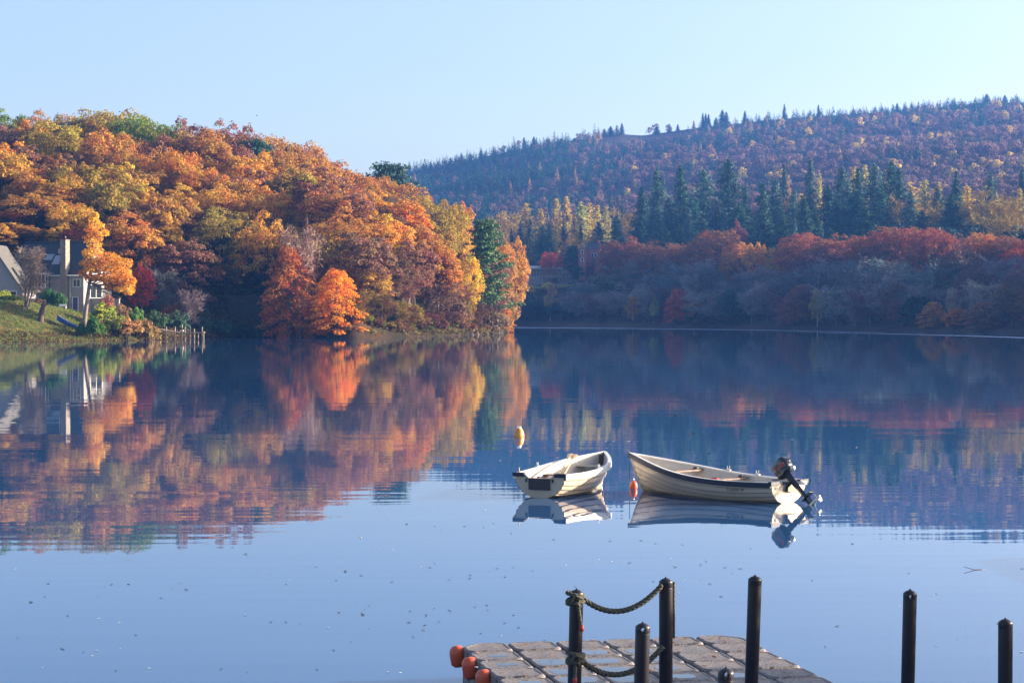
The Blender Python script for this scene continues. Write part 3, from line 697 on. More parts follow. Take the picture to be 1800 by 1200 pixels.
for a in [(1080, 424, 56, 42, 'beech'), (1110, 416, 62, 44, 'beech'), (1150, 424, 80, 40, 'beech'), (1190, 428, 70, 38, 'beech'), (1262, 405, 96, 46, 'beech'), (1300, 426, 62, 40, 'rust'), (1296, 388, 34, 66, 'purple'), (1412, 410, 88, 44, 'beech'), (1462, 412, 80, 46, 'beech'), (1440, 436, 90, 34, 'purple'),
          (1520, 414, 70, 48, 'beech'), (1572, 399, 100, 52, 'beech'), (1545, 424, 80, 40, 'beech'), (1636, 401, 76, 42, 'beech'), (1690, 412, 44, 60, 'purple'), (1722, 409, 62, 44, 'rust'), (1766, 414, 60, 48, 'beech'), (1790, 430, 60, 36, 'red'), (1812, 420, 60, 50, 'beech')]:
    j_ = int(a[0]) % 4; cc = {'beech': ((.34, .085, .05), (.22, .075, .07), (.30, .11, .05), (.26, .06, .055))[j_]}.get(a[4], a[4]); FB('dome', a[0], a[1], a[2] * 1.12, a[3], cc, rb, gb, **({} if isinstance(cc, str) else dict(colname=('copper', 'plum-brown', 'russet', 'dark red')[j_])))
for a in [(1325, 428, 42, 36, 'gold'), (1368, 432, 50, 46, 'gold'), (1386, 428, 36, 52, 'gold')]:
    FB('oak', a[0], a[1], a[2], a[3], a[4], rb, 'golden oaks among the beeches of the far bank')
gg = 'trees below the beeches of the far bank'; rg = 'below the beeches'
for a in [(1040, 492, 80, 22), (1088, 470, 90, 26), (1132, 452, 74, 30), (1170, 476, 84, 20), (1210, 458, 76, 26), (1250, 455, 100, 28), (1290, 486, 80, 18), (1330, 472, 84, 26), (1372, 464, 84, 26), (1400, 478, 90, 22), (1460, 456, 90, 24), (1500, 450, 96, 24), (1545, 470, 100, 16), (1560, 446, 90, 28), (1610, 470, 84, 20), (1686, 430, 96, 26),
          (1660, 456, 90, 18), (1726, 470, 84, 20), (1775, 446, 84, 28), (1806, 470, 80, 20)]:
    i_ = int(a[0]) % 5; FB(('bare', 'dome', 'bare', 'full', 'bare')[i_], *a, ((.15, .16, .18), (.16, .08, .075), (.20, .15, .16), (.13, .14, .09), (.17, .17, .15))[i_], rg, gg, colname=('slate-grey', 'purple-brown', 'mauve-grey', 'olive', 'grey-green')[i_])
gw = 'trees at the water of the far bank'; rw = 'at the far waterline'
for a in [('spruce', 925, 500, 44, 16, 'bluegreen'), ('full', 950, 526, 60, 14, 'spruce'), ('birch', 967, 498, 24, 12, 'tan'), ('full', 990, 530, 60, 14, 'spruce'), ('bare', 1015, 510, 60, 14, 'twig'), ('bare', 1050, 516, 60, 12, 'purple'), ('bare', 1085, 508, 70, 12, 'twig'), ('birch', 1112, 520, 28, 8, 'rust'), ('baretall', 1140, 505, 40, 10, 'twig'), ('birch', 1149, 515, 18, 9, 'palegold'),
          ('beech', 1192, 508, 46, 8, 'red'), ('baretall', 1212, 478, 34, 14, 'twig'), ('full', 1225, 530, 40, 8, 'spruce'), ('full', 1222, 524, 26, 5, 'rust'), ('bare', 1250, 508, 76, 10, 'twig'), ('full', 1290, 506, 60, 10, 'bluegreen'), ('baretall', 1322, 510, 44, 8, 'twig'), ('bare', 1350, 492, 70, 12, 'twig'), ('beech', 1396, 512, 60, 7, 'mauve'), ('birch', 1437, 508, 30, 6, 'olive'), ('beech', 1412, 500, 70, 12, 'mauve'),
          ('bare', 1470, 500, 70, 9, 'twig'), ('baretall', 1500, 516, 50, 6, 'twig'), ('bare', 1530, 508, 80, 9, 'purple'), ('bare', 1556, 480, 80, 12, 'twig'), ('full', 1590, 524, 50, 8, 'purple'), ('baretall', 1606, 510, 26, 6, 'twig'), ('full', 1618, 516, 70, 9, 'spruce'), ('beech', 1640, 530, 52, 5, 'rust'), ('bare', 1690, 500, 70, 8, 'twig'), ('dome', 1692, 500, 48, 12, 'tan'), ('full', 1680, 540, 44, 4, 'rust'), ('beech', 1730, 530, 70, 5, 'mauve'),
          ('bare', 1735, 490, 70, 12, 'twig'), ('dome', 1780, 500, 70, 9, 'darkbrown'), ('full', 1805, 520, 50, 6, 'darkbrown'), ('bare', 1160, 500, 70, 16, 'purple'), ('bare', 1205, 500, 60, 18, 'purple'), ('bare', 1120, 494, 60, 18, 'twig'), ('bare', 1380, 500, 60, 14, 'purple'), ('bare', 1640, 500, 70, 13, 'twig'), ('beech', 1575, 496, 60, 16, 'mauve')]:
    FB(*a, rw, gw)
# trees around the buildings
FB('dome', 968, 443, 44, 62, 'red', 'behind the flat roof', gw)
for a in [('pine', 1010, 432, 40, 70, 'spruce'), ('spruce', 955, 398, 44, 80, 'bluegreen'), ('spruce', 915, 390, 18, 95, 'spruce'), ('spruce', 932, 388, 18, 98, 'spruce'), ('spruce', 899, 402, 16, 92, 'spruce'), ('larch', 932, 415, 18, 88, 'tan'), ('larch', 978, 395, 18, 96, 'palegold'), ('spruce', 965, 392, 20, 110, 'spruce'), ('spruce', 990, 394, 20, 108, 'spruce'), ('larch', 1014, 398, 18, 98, 'gold'),
          ('spruce', 1020, 398, 20, 112, 'spruce'), ('bare', 1000, 418, 60, 84, 'olive'), ('bare', 1036, 410, 50, 100, 'olive'), ('spruce', 1052, 392, 44, 105, 'bluegreen'), ('spruce', 1085, 380, 40, 105, 'bluegreen'), ('full', 895, 430, 50, 80, 'spruce'), ('bare', 880, 372, 60, 150, 'olive'), ('dome', 872, 378, 50, 160, 'tan'), ('spruce', 1118, 400, 50, 95, 'spruce'), ('full', 1020, 462, 30, 60, 'spruce')]:
    FB(*a, 'behind the far rooftops', 'trees behind the far-bank rooftops')
for a in [('larch', 885, 372, 44, 200, 'palegold'), ('larch', 925, 358, 46, 190, 'palegold'), ('larch', 950, 368, 36, 196, 'gold'), ('larch', 979, 350, 30, 200, 'gold'), ('larch', 996, 347, 28, 200, 'gold'), ('larch', 1022, 356, 36, 195, 'palegold'), ('larch', 1036, 358, 30, 205, 'gold'), ('larch', 1050, 362, 28, 180, 'gold'), ('larch', 1066, 364, 28, 200, 'palegold'), ('bare', 1100, 362, 60, 180, 'olive'), ('larch', 905, 376, 30, 180, 'tan'), ('larch', 1010, 376, 30, 170, 'tan'),
          ('larch', 1560, 300, 40, 260, 'gold'), ('larch', 1500, 296, 36, 260, 'gold'), ('larch', 1520, 292, 30, 270, 'palegold'), ('larch', 1600, 322, 44, 240, 'gold'), ('larch', 1625, 318, 36, 230, 'palegold'), ('larch', 1648, 322, 34, 236, 'olive'), ('larch', 1700, 328, 44, 250, 'yellow'), ('larch', 1565, 342, 18, 150, 'tan'), ('bare', 1610, 344, 80, 180, 'olive'), ('bare', 1740, 332, 90, 170, 'olive'), ('bare', 1775, 350, 80, 150, 'olive'), ('larch', 1792, 332, 30, 190, 'gold'), ('larch', 1440, 306, 24, 260, 'gold'), ('larch', 1385, 310, 24, 260, 'tan'),
          ('bare', 1400, 340, 60, 200, 'tan'), ('bare', 1690, 350, 70, 160, 'olive'), ('bare', 1655, 356, 70, 150, 'olive'), ('bare', 1760, 370, 90, 120, 'olive')]:
    FB(*a, 'in the larch band', 'larches and bare trees above the far bank')
gc = 'tall conifers of the far shore'
k0 = 0
for a in [(1128, 330, 44, 160, 0), (1155, 298, 46, 190, 3), (1196, 294, 44, 190, 1), (1236, 300, 56, 185, 3), (1280, 282, 62, 190, 3), (1310, 330, 40, 170, 1), (1340, 326, 40, 150, 2), (1362, 316, 50, 170, 1), (1378, 292, 28, 215, 0), (1424, 284, 34, 205, 0), (1410, 346, 40, 120, 2), (1395, 334, 36, 180, 1), (1455, 332, 60, 170, 1), (1480, 296, 50, 220, 3), (1508, 300, 50, 200, 1), (1536, 290, 56, 200, 3),
          (1566, 288, 52, 195, 3), (1580, 300, 50, 185, 1), (1548, 330, 60, 170, 1), (1600, 340, 50, 160, 1), (1500, 340, 70, 160, 3), (1470, 360, 60, 150, 0), (1520, 366, 70, 150, 1), (1560, 370, 60, 150, 0), (1680, 304, 34, 190, 0), (1648, 334, 46, 160, 2), (1672, 344, 54, 150, 2), (1740, 306, 50, 240, 1), (1796, 300, 36, 260, 0), (1342, 378, 58, 76, 1), (1376, 376, 38, 84, 2), (1397, 384, 16, 74, 2), (1414, 352, 42, 90, 1),
          (1234, 376, 40, 80, 2), (1196, 398, 30, 70, 2), (1210, 368, 30, 110, 1), (1270, 398, 16, 84, 0), (1160, 390, 46, 90, 1), (1172, 400, 30, 76, 0), (1258, 350, 60, 150, 3), (1216, 350, 60, 155, 3), (1176, 350, 56, 160, 3), (1300, 360, 60, 145, 3), (1442, 390, 18, 80, 0), (1620, 372, 60, 140, 1), (1150, 366, 60, 140, 1), (1430, 370, 50, 110, 0), (1240, 410, 60, 100, 0), (1290, 410, 60, 100, 0), (1180, 420, 60, 95, 0), (1510, 400, 70, 100, 0), (1560, 400, 70, 105, 0), (1610, 400, 60, 110, 0), (1455, 400, 60, 100, 0)]:
    c = [(.035, .10, .07), (.06, .13, .10), (.045, .12, .06), (.085, .16, .13)][k0 % 4]; k0 += 1
    tall = a[1] < 320
    Y = float(shoreY(a[0])) + a[3]
    tree('spruce', a[0], Y, top=a[1], wpx=a[2], col=c, var=a[4], zone=('standing tallest ' if tall else 'in the conifer belt ') + fzn(a[0]), colname=['dark', 'blue-green', 'green', 'pale green'][(k0 - 1) % 4], group=gc)
# undergrowth of the far bank: too thick to count
low = {k: proto_low(200 + i, t) for i, (k, t) in enumerate([('r1', 'round'), ('r2', 'round'), ('c1', 'cone'), ('c2', 'cone'), ('r3', 'round'), ('c3', 'cone')])}
rng = np.random.default_rng(17)
def wood(name, pts, protos, mat, col):
    """one mass of trees; pts = x, y, z, scale, slenderness"""
    g = G()
    for i, p in enumerate(pts):
        V, Q, A = low[protos[i % len(protos)]]; a = rng.uniform(0, 6.28); s = p[3]
        R = np.array([[cos(a), -sin(a), 0], [sin(a), cos(a), 0], [0, 0, 1]])
        g.add(V @ R.T * [s * p[4], s * p[4], s] + p[:3], Q, None, 0, np.clip(A * .5 + rng.uniform(0, .5), 0, 1))
    o = g.obj(name, mat); o.color = (*col, 1); tag(o, kind='stuff'); return o
P = []
for k in range(300):
    px = rng.uniform(896, 1830); Y = float(shoreY(px)) + rng.uniform(2, 60); X = wx(px, Y); P.append((X, Y, ground(X, Y) - .3, rng.uniform(.15, .36), 1.6))
wood('far_bank_undergrowth', P, ['r1', 'r2', 'r3'], M['leaf'], (.10, .06, .045))
P = []
for k in range(360):
    px = rng.uniform(880, 1900); Y = float(shoreY(px)) + rng.uniform(60, 250); X = wx(px, Y); P.append((X, Y, ground(X, Y) - .5, rng.uniform(.9, 1.5), rng.uniform(.8, 1.2)))
wood('dark_underwood', P, ['c1', 'c2', 'c3', 'r1'], M['needle'], (.035, .07, .05))
# --- woods of the hill
def visible_side(px, Y): return True
B, D, La, Br = [], [], [], []
for k in range(7200):
    px = rng.uniform(700, 1860); Y = 1900 - 1120 * rng.random() ** .9
    if Y < float(shoreY(px)) + 170: continue
    X = wx(px, Y); u = (Y - 800) / 1100
    n = float(wob(X, Y, 46, 2)) + .5 * float(wob(X, Y, 19, 5))
    z = ground(X, Y) - .5; v = HZ - (z - CH) / Y * F     # picture row of its foot, for the mix of species only
    e = v - np.interp(px, RPX, RPY)                        # distance below the ridge line
    clear = (1060 < px < 1240 and e < 26) or (1230 < px < 1500 and 14 < e < 21) or (900 < px < 1120 and 62 < e < 68) or (n > .62 and px < 1300 and e > 20 and rng.random() < .75)
    if clear and rng.random() < .93: continue
    if px > 1180 and e < 20 - 6 * n: (D if rng.random() < .9 else La).append((X, Y, z, rng.uniform(.7, 1.15), 1.2))
    elif px < 1060 and e < 14 and rng.random() < .35: D.append((X, Y, z, rng.uniform(.9, 1.6), .8))
    elif px < 1100:
        q = (.95 if px < 1000 else .80) - (.3 if px > 1000 else .08) * (n > .1) - .2 * sm(60, 110, e)
        if rng.random() < q: D.append((X, Y, z, rng.uniform(.9, 1.35), .95))
        elif rng.random() < .3 and n > .15: La.append((X, Y, z, rng.uniform(.9, 1.4), .75))
        else: B.append((X, Y, z, rng.uniform(.6, 1.0), .9))
    else:
        if 24 < e < 62 and px < 1450: q = .6
        elif 14 < e < 40: q = .55
        else: q = .06 + .6 * (n < -.4)
        if rng.random() < q: D.append((X, Y, z, rng.uniform(.9, 1.4), .9))
        elif rng.random() < (.34 if (n > .3 or 20 < e < 36) else .04): (La if rng.random() < .5 else Br).append((X, Y, z, rng.uniform(.9, 1.3), .8))
        else: B.append((X, Y, z, rng.uniform(.65, 1.15), .95))
wood('hillside_birch_wood', B, ['r1', 'r2', 'r3'], M['leaf'], (.22, .125, .13))
wood('hillside_conifer_wood', D, ['c1', 'c2', 'c3'], M['needle'], (.022, .075, .05))
wood('hillside_larch_wood', La, ['c1', 'c2', 'c3'], M['leaf'], (.50, .24, .09))
wood('hillside_golden_wood', Br, ['c2', 'r2'], M['leaf'], (.55, .36, .10))
print('woods', len(B), len(D), len(La), len(Br))
# lone trees that stand up from the ridge
rz_ = 'on the far ridge'
for px, top, wp, sp in [(744, 287, 7, 'd'), (757, 284, 8, 'd'), (770, 283, 6, 'd'), (792, 276, 8, 'd'), (812, 270, 8, 'd'), (845, 262, 7, 'l'), (868, 256, 8, 'l'), (905, 248, 7, 'l'), (921, 241, 8, 'd'), (938, 240, 10, 'd'), (962, 244, 9, 'd'), (985, 243, 9, 'd'), (1010, 242, 10, 'd'), (1034, 232, 10, 'l'), (1062, 226, 14, 'l'), (1073, 222, 15, 'd'), (1084, 220, 14, 'l'), (1093, 216, 9, 'd'), (1082, 236, 20, 'l'),
                        (1154, 221, 12, 'd'), (1176, 217, 8, 'd'), (1191, 218, 7, 'd'), (1219, 211, 6, 'l'), (1235, 198, 8, 'd'), (1240, 199, 8, 'd'), (1245, 200, 8, 'd'), (1258, 206, 8, 'd'), (1269, 193, 14, 'd'), (1276, 196, 12, 'd'), (1271, 206, 20, 'l'), (1309, 194, 9, 'd'), (1378, 183, 8, 'd'), (1438, 184, 8, 'd'), (1690, 177, 9, 'd'), (1733, 165, 14, 'd'), (1765, 167, 9, 'd'), (1576, 181, 8, 'd'), (1620, 182, 8, 'l'), (1500, 190, 8, 'l')]:
    Y = 1880.0
    tree('spruce' if sp == 'd' else 'larch', px, Y, top=top + 1, wpx=wp * .85, col=C_['spruce'] if sp == 'd' else C_['tan'], zone=(rz_ + (' left of the clearing' if px < 1110 else ' above the clearing' if px < 1350 else ' at the right')), colname='dark' if sp == 'd' else 'tan', group='lone trees along the far ridge')
rng = np.random.default_rng(23)
# ------------------------------------------------------------------ materials of the things
M['cream'] = simple('cream_gelcoat', (.52, .425, .32), .28, .05, 3, coat=.3)
M['cream_in'] = simple('boat_inside', (.50, .46, .41), .45, .08, 5)
M['lap_shade'] = simple('plank_lap_shade', (.34, .27, .21), .6, .2, 5)  # shadow under each plank lap, painted as a dark band
M['stained'] = simple('waterline_stained_gelcoat', (.34, .26, .15), .4, .3, 3)
M['rubber'] = simple('navy_rubber', (.010, .014, .04), .55, .1, 8)
M['whiterail'] = simple('white_rail', (.78, .76, .72), .35, .05, 8)
M['greyrail'] = simple('grey_white_rail', (.62, .64, .66), .4, .08, 8)
M['thwart'] = simple('varnished_thwart', (.30, .13, .07), .35, .3, 9)
M['oarwood'] = simple('pale_oar_wood', (.62, .40, .19), .4, .15, 9)
M['weathered'] = simple('weathered_wood', (.25, .17, .13), .6, .3, 9)
M['blackmetal'] = simple('black_engine_paint', (.012, .014, .022), .22, .1, 8, coat=.6)
M['steel'] = simple('dull_steel', (.55, .55, .53), .35, .1, 12, metal=.8)
M['darkpad'] = simple('dark_pad', (.035, .025, .035), .5, .2, 9)
M['red'] = simple('red_plastic', (.60, .10, .045), .4, .12, 6)
M['decal'] = simple('dark_lettering', (.05, .06, .10), .5, .05, 6)
M['postplastic'] = simple('dark_recycled_plastic', (.013, .011, .018), .38, .35, 5, bump=.002)
M['rope'] = simple('green_grey_rope', (.075, .075, .06), .9, .35, 40)
M['greenrope'] = simple('green_line', (.10, .22, .12), .8, .2, 30)
M['ropeend'] = simple('red_whipping', (.38, .03, .03), .6, .1, 20)
M['buoy'] = simple('faded_orange_buoy', (.78, .31, .05), .45, .2, 3)
M['render_wall'] = simple('grey_roughcast', (.30, .27, .25), .9, .1, 1.2)
M['lit_wall'] = M['render_wall']
M['white_paint'] = simple('white_paint', (.75, .74, .72), .5, .05, 3)
M['stone'] = simple('chimney_stone', (.21, .18, .15), .9, .25, 2.0)
M['blue_door'] = simple('blue_door_paint', (.01, .025, .20), .4, .05, 3)
M['blueboat'] = simple('blue_boat_paint', (.03, .10, .38), .35, .1, 3)
M['blueboat_in'] = simple('light_blue_inside', (.16, .30, .55), .5, .1, 3)
M['oldwood'] = simple('old_grey_wood', (.36, .28, .21), .85, .35, 3)
M['fence'] = simple('dark_fence_boards', (.045, .04, .04), .9, .4, 2)
M['rock'] = simple('shore_rock', (.06, .055, .045), .9, .5, 1.5, bump=.05)
M['sandstone'] = simple('red_sandstone', (.34, .13, .10), .9, .2, .6)
M['modern'] = simple('grey_brown_cladding', (.32, .27, .25), .8, .2, .5)
M['white_leafbit'] = simple('pale_floating_leaf', (.55, .50, .42), .7, .3, 3)
M['sky_pane'] = simple('skylight_sky_reflection', (.26, .30, .36), .12, .1, 1)  # reflected sky put into the skylight panes as a pale base colour
def mat_slate():
    m, nt, p, o = new_mat('slate_tiles'); tc = N(nt, 'ShaderNodeTexCoord')
    b = N(nt, 'ShaderNodeTexBrick'); b.inputs['Scale'].default_value = 3.0; b.inputs['Color1'].default_value = (.022, .03, .045, 1); b.inputs['Color2'].default_value = (.035, .045, .06, 1); b.inputs['Mortar'].default_value = (.008, .01, .016, 1)
    b.inputs['Mortar Size'].default_value = .03; b.inputs['Brick Width'].default_value = .6; b.inputs['Row Height'].default_value = .5
    mp = N(nt, 'ShaderNodeMapping'); mp.inputs['Rotation'].default_value = (radians(90), 0, 0); L(nt, tc.outputs['Object'], mp.inputs[0]); L(nt, mp.outputs[0], b.inputs['Vector'])
    L(nt, b.outputs['Color'], p.inputs['Base Color']); p.inputs['Roughness'].default_value = .6
    bu = N(nt, 'ShaderNodeBump'); bu.inputs['Distance'].default_value = .02; L(nt, b.outputs['Fac'], bu.inputs['Height']); bu.invert = True; L(nt, bu.outputs[0], p.inputs['Normal'])
    return m
M['slate'] = mat_slate()
def mat_glass():
    m, nt, p, o = new_mat('window_glass'); p.inputs['Base Color'].default_value = (.02, .025, .03, 1); p.inputs['Roughness'].default_value = .04; p.inputs['Specular IOR Level'].default_value = .8
    return m
M['glass'] = mat_glass()

def sell(g, c, r, e=.6, n=14, mi=0, M4=None, zcut=None):
    """rounded box / ellipsoid: superellipsoid"""
    f = lambda a: np.sign(a) * np.abs(a) ** e
    th = np.linspace(0, 2 * pi, n * 2, endpoint=False); ph = np.linspace(-pi / 2, pi / 2, n + 1)
    P, T_ = np.meshgrid(ph, th, indexing='ij')
    V = np.stack([f(np.cos(P)) * f(np.cos(T_)) * r[0] + c[0], f(np.cos(P)) * f(np.sin(T_)) * r[1] + c[1], f(np.sin(P)) * r[2] + c[2]], -1).reshape(-1, 3)
    m = 2 * n; i = np.arange(n)[:, None] * m; j = np.arange(m)[None]; k = (j + 1) % m
    Q = np.stack([i + j, i + k, i + m + k, i + m + j], -1).reshape(-1, 4)
    if M4 is not None: V = np.array([tuple(M4 @ Vector(v)) for v in V])
    g.add(V, Q, None, mi, None, True)
def lathe(g, prof, n=24, mi=0, c=(0, 0, 0), M4=None):
    th = np.linspace(0, 2 * pi, n, endpoint=False); V = np.array([(r * cos(t) + c[0], r * sin(t) + c[1], z + c[2]) for r, z in prof for t in th])
    i = np.arange(len(prof) - 1)[:, None] * n; j = np.arange(n)[None]; k = (j + 1) % n
    Q = np.stack([i + j, i + k, i + n + k, i + n + j], -1).reshape(-1, 4)
    if M4 is not None: V = np.array([tuple(M4 @ Vector(v)) for v in V])
    g.add(V, Q, None, mi, None, True)
def part(name, g, mat, parent, label=None):
    o = g.obj(name, mat, parent)
    if label: o['label'] = label
    return o

# ------------------------------------------------------------------ clinker rowing boats
class Hull:
    def __init__(s, Ln, B, Bt, zs, zb, ov=.28, sheer=2.2, zk0=-.02):
        s.L, s.B, s.Bt, s.zs, s.zb, s.ov, s.sh, s.zk0 = Ln, B, Bt, zs, zb, ov, sheer, zk0
    def b(s, t):
        return s.B / 2 * (1 - (1 - s.Bt / s.B) * ((.42 - t) / .42) ** 2) if t < .42 else max(.012, s.B / 2 * (1 - ((t - .42) / .58) ** 2.5))
    def zg(s, t): return s.zs + (s.zb - s.zs) * t ** s.sh - .03 * sin(pi * t)
    def zk(s, t): return (-.13 + (s.zk0 + .13) * (1 - t / .4) ** 2) if t < .4 else -.13 + .05 * ((t - .4) / .6) ** 3
    def p(s, t, u, side=1, off=0.0):
        b, zg, zk = s.b(t), s.zg(t), s.zk(t); th = u * pi / 2; w = t ** 3.2
        y = b * ((1 - w) * sin(th) ** .85 + w * u ** 1.05); zz = (1 - w) * (1 - cos(th)) ** .9 + w * u
        z = zk + (zg - zk) * zz
        x = t * (s.L - s.ov) + s.ov * (zz ** .75) * t ** 7 - .05 * zz * (1 - t) ** 8
        return Vector((x, side * (y + off), z))
    def n_off(s, t): return 1
def make_boat(H, root, rail_top, rail_out, notch=.16, nst=7, hull_mats=None, cap_mat=None):
    NS = 56; TS = [1 - (1 - k / NS) ** 1.25 for k in range(NS + 1)]
    g = G()
    for side in (1, -1):
        for k in range(nst):
            u0, u1 = k / nst, (k + 1) / nst; rows = []
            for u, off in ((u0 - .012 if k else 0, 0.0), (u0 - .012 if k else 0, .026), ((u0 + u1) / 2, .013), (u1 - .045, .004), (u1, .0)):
                rows.append([H.p(t, max(0, u), side, off * (1 if t < .97 else .3)) for t in TS])
            V = np.array([tuple(v) for r in rows for v in r]); m = NS + 1; Q = []
            i = np.arange(NS)[None]; 
            for r in range(4):
                a = r * m + np.arange(NS); q = np.stack([a, a + 1, a + m + 1, a + m], 1); 
                if side < 0: q = q[:, ::-1]
                if r == 0: g.add(V[:2 * m], q, None, 0, None, False)
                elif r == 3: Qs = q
                else: Q.append(q)
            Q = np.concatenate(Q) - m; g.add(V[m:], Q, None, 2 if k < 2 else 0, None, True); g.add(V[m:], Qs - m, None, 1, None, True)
    # stem band
    P = [H.p(1, u) for u in np.linspace(0, 1, 12)]; P = [(v.x + .006, 0, v.z) for v in P]; tube(g, P, .02, 6)
    hull = part('hull', g, [M['cream'], M['lap_shade'] if M['cream'].name.startswith('cream') else M['cream'], M['stained'] if M['cream'].name.startswith('cream') else M['cream']], root)
    # inner skin
    g = G()
    for side in (1, -1):
        us = np.linspace(.30, 1, 9); V = []
        for u in us:
            for t in TS[:-2]:
                q = H.p(t, u, 1); y = max(0.0, q.y - .028); V.append((min(q.x, H.p(TS[-3], u).x) if t > .9 else max(q.x, .025), side * y, max(q.z, .055)))
        m = len(TS) - 2; i = np.arange(8)[:, None] * m; j = np.arange(m - 1)[None]
        Q = np.stack([i + j, i + m + j, i + m + j + 1, i + j + 1], -1).reshape(-1, 4)
        if side < 0: Q = Q[:, ::-1]
        g.add(V, Q, None, 0, None, True)
    V = []; 
    for t in TS[:-2]:
        q = H.p(t, .62, 1); V += [(max(q.x, .02), -q.y + .05 if q.y > .05 else 0, .062), (max(q.x, .02), q.y - .05 if q.y > .05 else 0, .062)]
    g.add(V, [(2 * k, 2 * k + 2, 2 * k + 3, 2 * k + 1) for k in range(len(V) // 2 - 1)])
    part('inside', g, M['cream_in'], root)
    # gunwale: top rail and the rubber fender strip outside it
    for side in (1, -1):
        gt, go = G(), G()
        for gg, (a, b_, z0, z1) in ((gt, (-.045, .012, -.012, .018)), (go, (.0125, .048, -.095, .012))):
            V = []
            for t in TS:
                q = H.p(t, 1, 1); k = min(1, q.y / .1)
                V += [(q.x, side * max(0, q.y + a * k), q.z + z0), (q.x, side * (q.y + b_), q.z + z0), (q.x, side * (q.y + b_), q.z + z1), (q.x, side * max(0, q.y + a * k), q.z + z1)]
            Q = []
            for k in range(NS):
                for e in range(4):
                    f = (4 * k + e, 4 * k + (e + 1) % 4, 4 * k + 4 + (e + 1) % 4, 4 * k + 4 + e); Q.append(f if side < 0 else f[::-1])
            Q += [(0, 1, 2, 3), (4 * NS, 4 * NS + 3, 4 * NS + 2, 4 * NS + 1)]
            gg.add(V, Q)
        part('gunwale', gt, rail_top, root); part('fender_strip', go, rail_out, root)
    # transom with a lowered middle
    g = G(); us = np.linspace(0, 1, 15); yb = [H.p(0, u, 1) for u in us]
    def topz(y): return H.zg(0) - notch * (1 - float(sm(.36 * H.Bt * .5, .62 * H.Bt * .5, abs(y))))
    ys = np.linspace(-yb[-1].y, yb[-1].y, 33)
    def botz(y):
        a = abs(y); Y_ = [v.y for v in yb]; Z_ = [v.z for v in yb]; return float(np.interp(a, Y_, Z_))
    V = []; 
    for xx in (-.052, -.004):
        for y in ys:
            zb_ = botz(y); f = lambda z: xx + .0 * z
            V += [(f(zb_) + .04 * (1 - (zb_ - H.zk(0)) / (H.zg(0) - H.zk(0))), y, zb_), (f(0), y, topz(y))]
    m = len(ys) * 2; Q = []
    for k in range(len(ys) - 1):
        Q.append((2 * k, 2 * k + 2, 2 * k + 3, 2 * k + 1)[::-1]); Q.append((m + 2 * k, m + 2 * k + 2, m + 2 * k + 3, m + 2 * k + 1)); Q.append((2 * k + 1, 2 * k + 3, m + 2 * k + 3, m + 2 * k + 1)[::-1]); Q.append((2 * k, 2 * k + 2, m + 2 * k + 2, m + 2 * k))
    g.add(V, Q); tr = part('transom', g, M['cream'], root)
    for side in (1, -1):   # rubber caps on the quarters
        g = G(); V = []; yy = np.linspace(.60 * H.Bt * .5, yb[-1].y + .04, 8)
        P = [(-.03, side * y, topz(min(y, yb[-1].y)) + .006) for y in yy]
        for p_ in P:
            x, y, z = p_; V += [(x - .05, y, z - .06), (x + .04, y, z - .06), (x + .04, y, z + .022), (x - .05, y, z + .022)]
        Q = []
        for k in range(7):
            for e in range(4):
                f = (4 * k + e, 4 * k + (e + 1) % 4, 4 * k + 4 + (e + 1) % 4, 4 * k + 4 + e); Q.append(f if side > 0 else f[::-1])
        Q += [(0, 1, 2, 3), (28, 31, 30, 29)]
        g.add(V, Q); part('stern_cap', g, cap_mat or M['rubber'], tr)
    return hull, tr, topz
def thwart(H, root, t, w, mat, z=None, knees=True):
    q = H.p(t, 1, 1); z = z or H.zg(t) - .17; us = np.linspace(.2, 1, 60)
    yy = max(v.y for v in [H.p(t, u, 1) for u in us] if v.z <= z + .02) - .02
    g = G(); box(g, (q.x - w / 2, -yy, z - .028), (q.x + w / 2, yy, z), bev=.006)
    return part('thwart', g, mat, root)
def oar(root, a, b, name='oar', mat=None, blade_at_b=True):
    """a 2.1 m oar lying from a (grip) to b (blade tip)"""
    r = empty(name, (0, 0, 0)); r.parent = root
    a = Vector(a); b = Vector(b); d = (b - a).normalized()
    g = G(); e = a + d * (b - a).length * .74
    tube(g, [a, a + d * .14, a + d * .15, e], [.018, .018, .024, .019], 10); part('oar_shaft', g, mat or M['oarwood'], root)
    bpy.data.objects.remove(r)
    g = G(); s = d.cross(Vector((0, 0, 1))).normalized(); n = s.cross(d)
    V = []
    for t, w, th in ((0, .019, .018), (.25, .045, .012), (.6, .065, .008), (.95, .068, .006), (1, .055, .005)):
        c = e + (b - e) * t
        for sx, sz in ((-1, 0), (0, 1), (1, 0), (0, -1)): V.append(tuple(c + s * (w * sx) + n * (th * sz)))
    Q = [(4 * k + q, 4 * k + (q + 1) % 4, 4 * k + 4 + (q + 1) % 4, 4 * k + 4 + q) for k in range(4) for q in range(4)] + [(16, 17, 18, 19)]
    g.add(V, Q, None, 0, None, False); part('oar_blade', g, mat or M['oarwood'], root)
def rowlock(H, root, t, side=1, mat=None):
    q = H.p(t, 1, side); g = G(); box(g, (q.x - .06, q.y - .035, q.z + .018), (q.x + .06, q.y + .03, q.z + .045), bev=.006)
    tube(g, [(q.x - .035, q.y, q.z + .12), (q.x - .03, q.y, q.z + .07), (q.x, q.y, q.z + .045), (q.x + .03, q.y, q.z + .07), (q.x + .035, q.y, q.z + .12)], .008, 6)
    part('rowlock', g, mat or M['darkpad'], root)

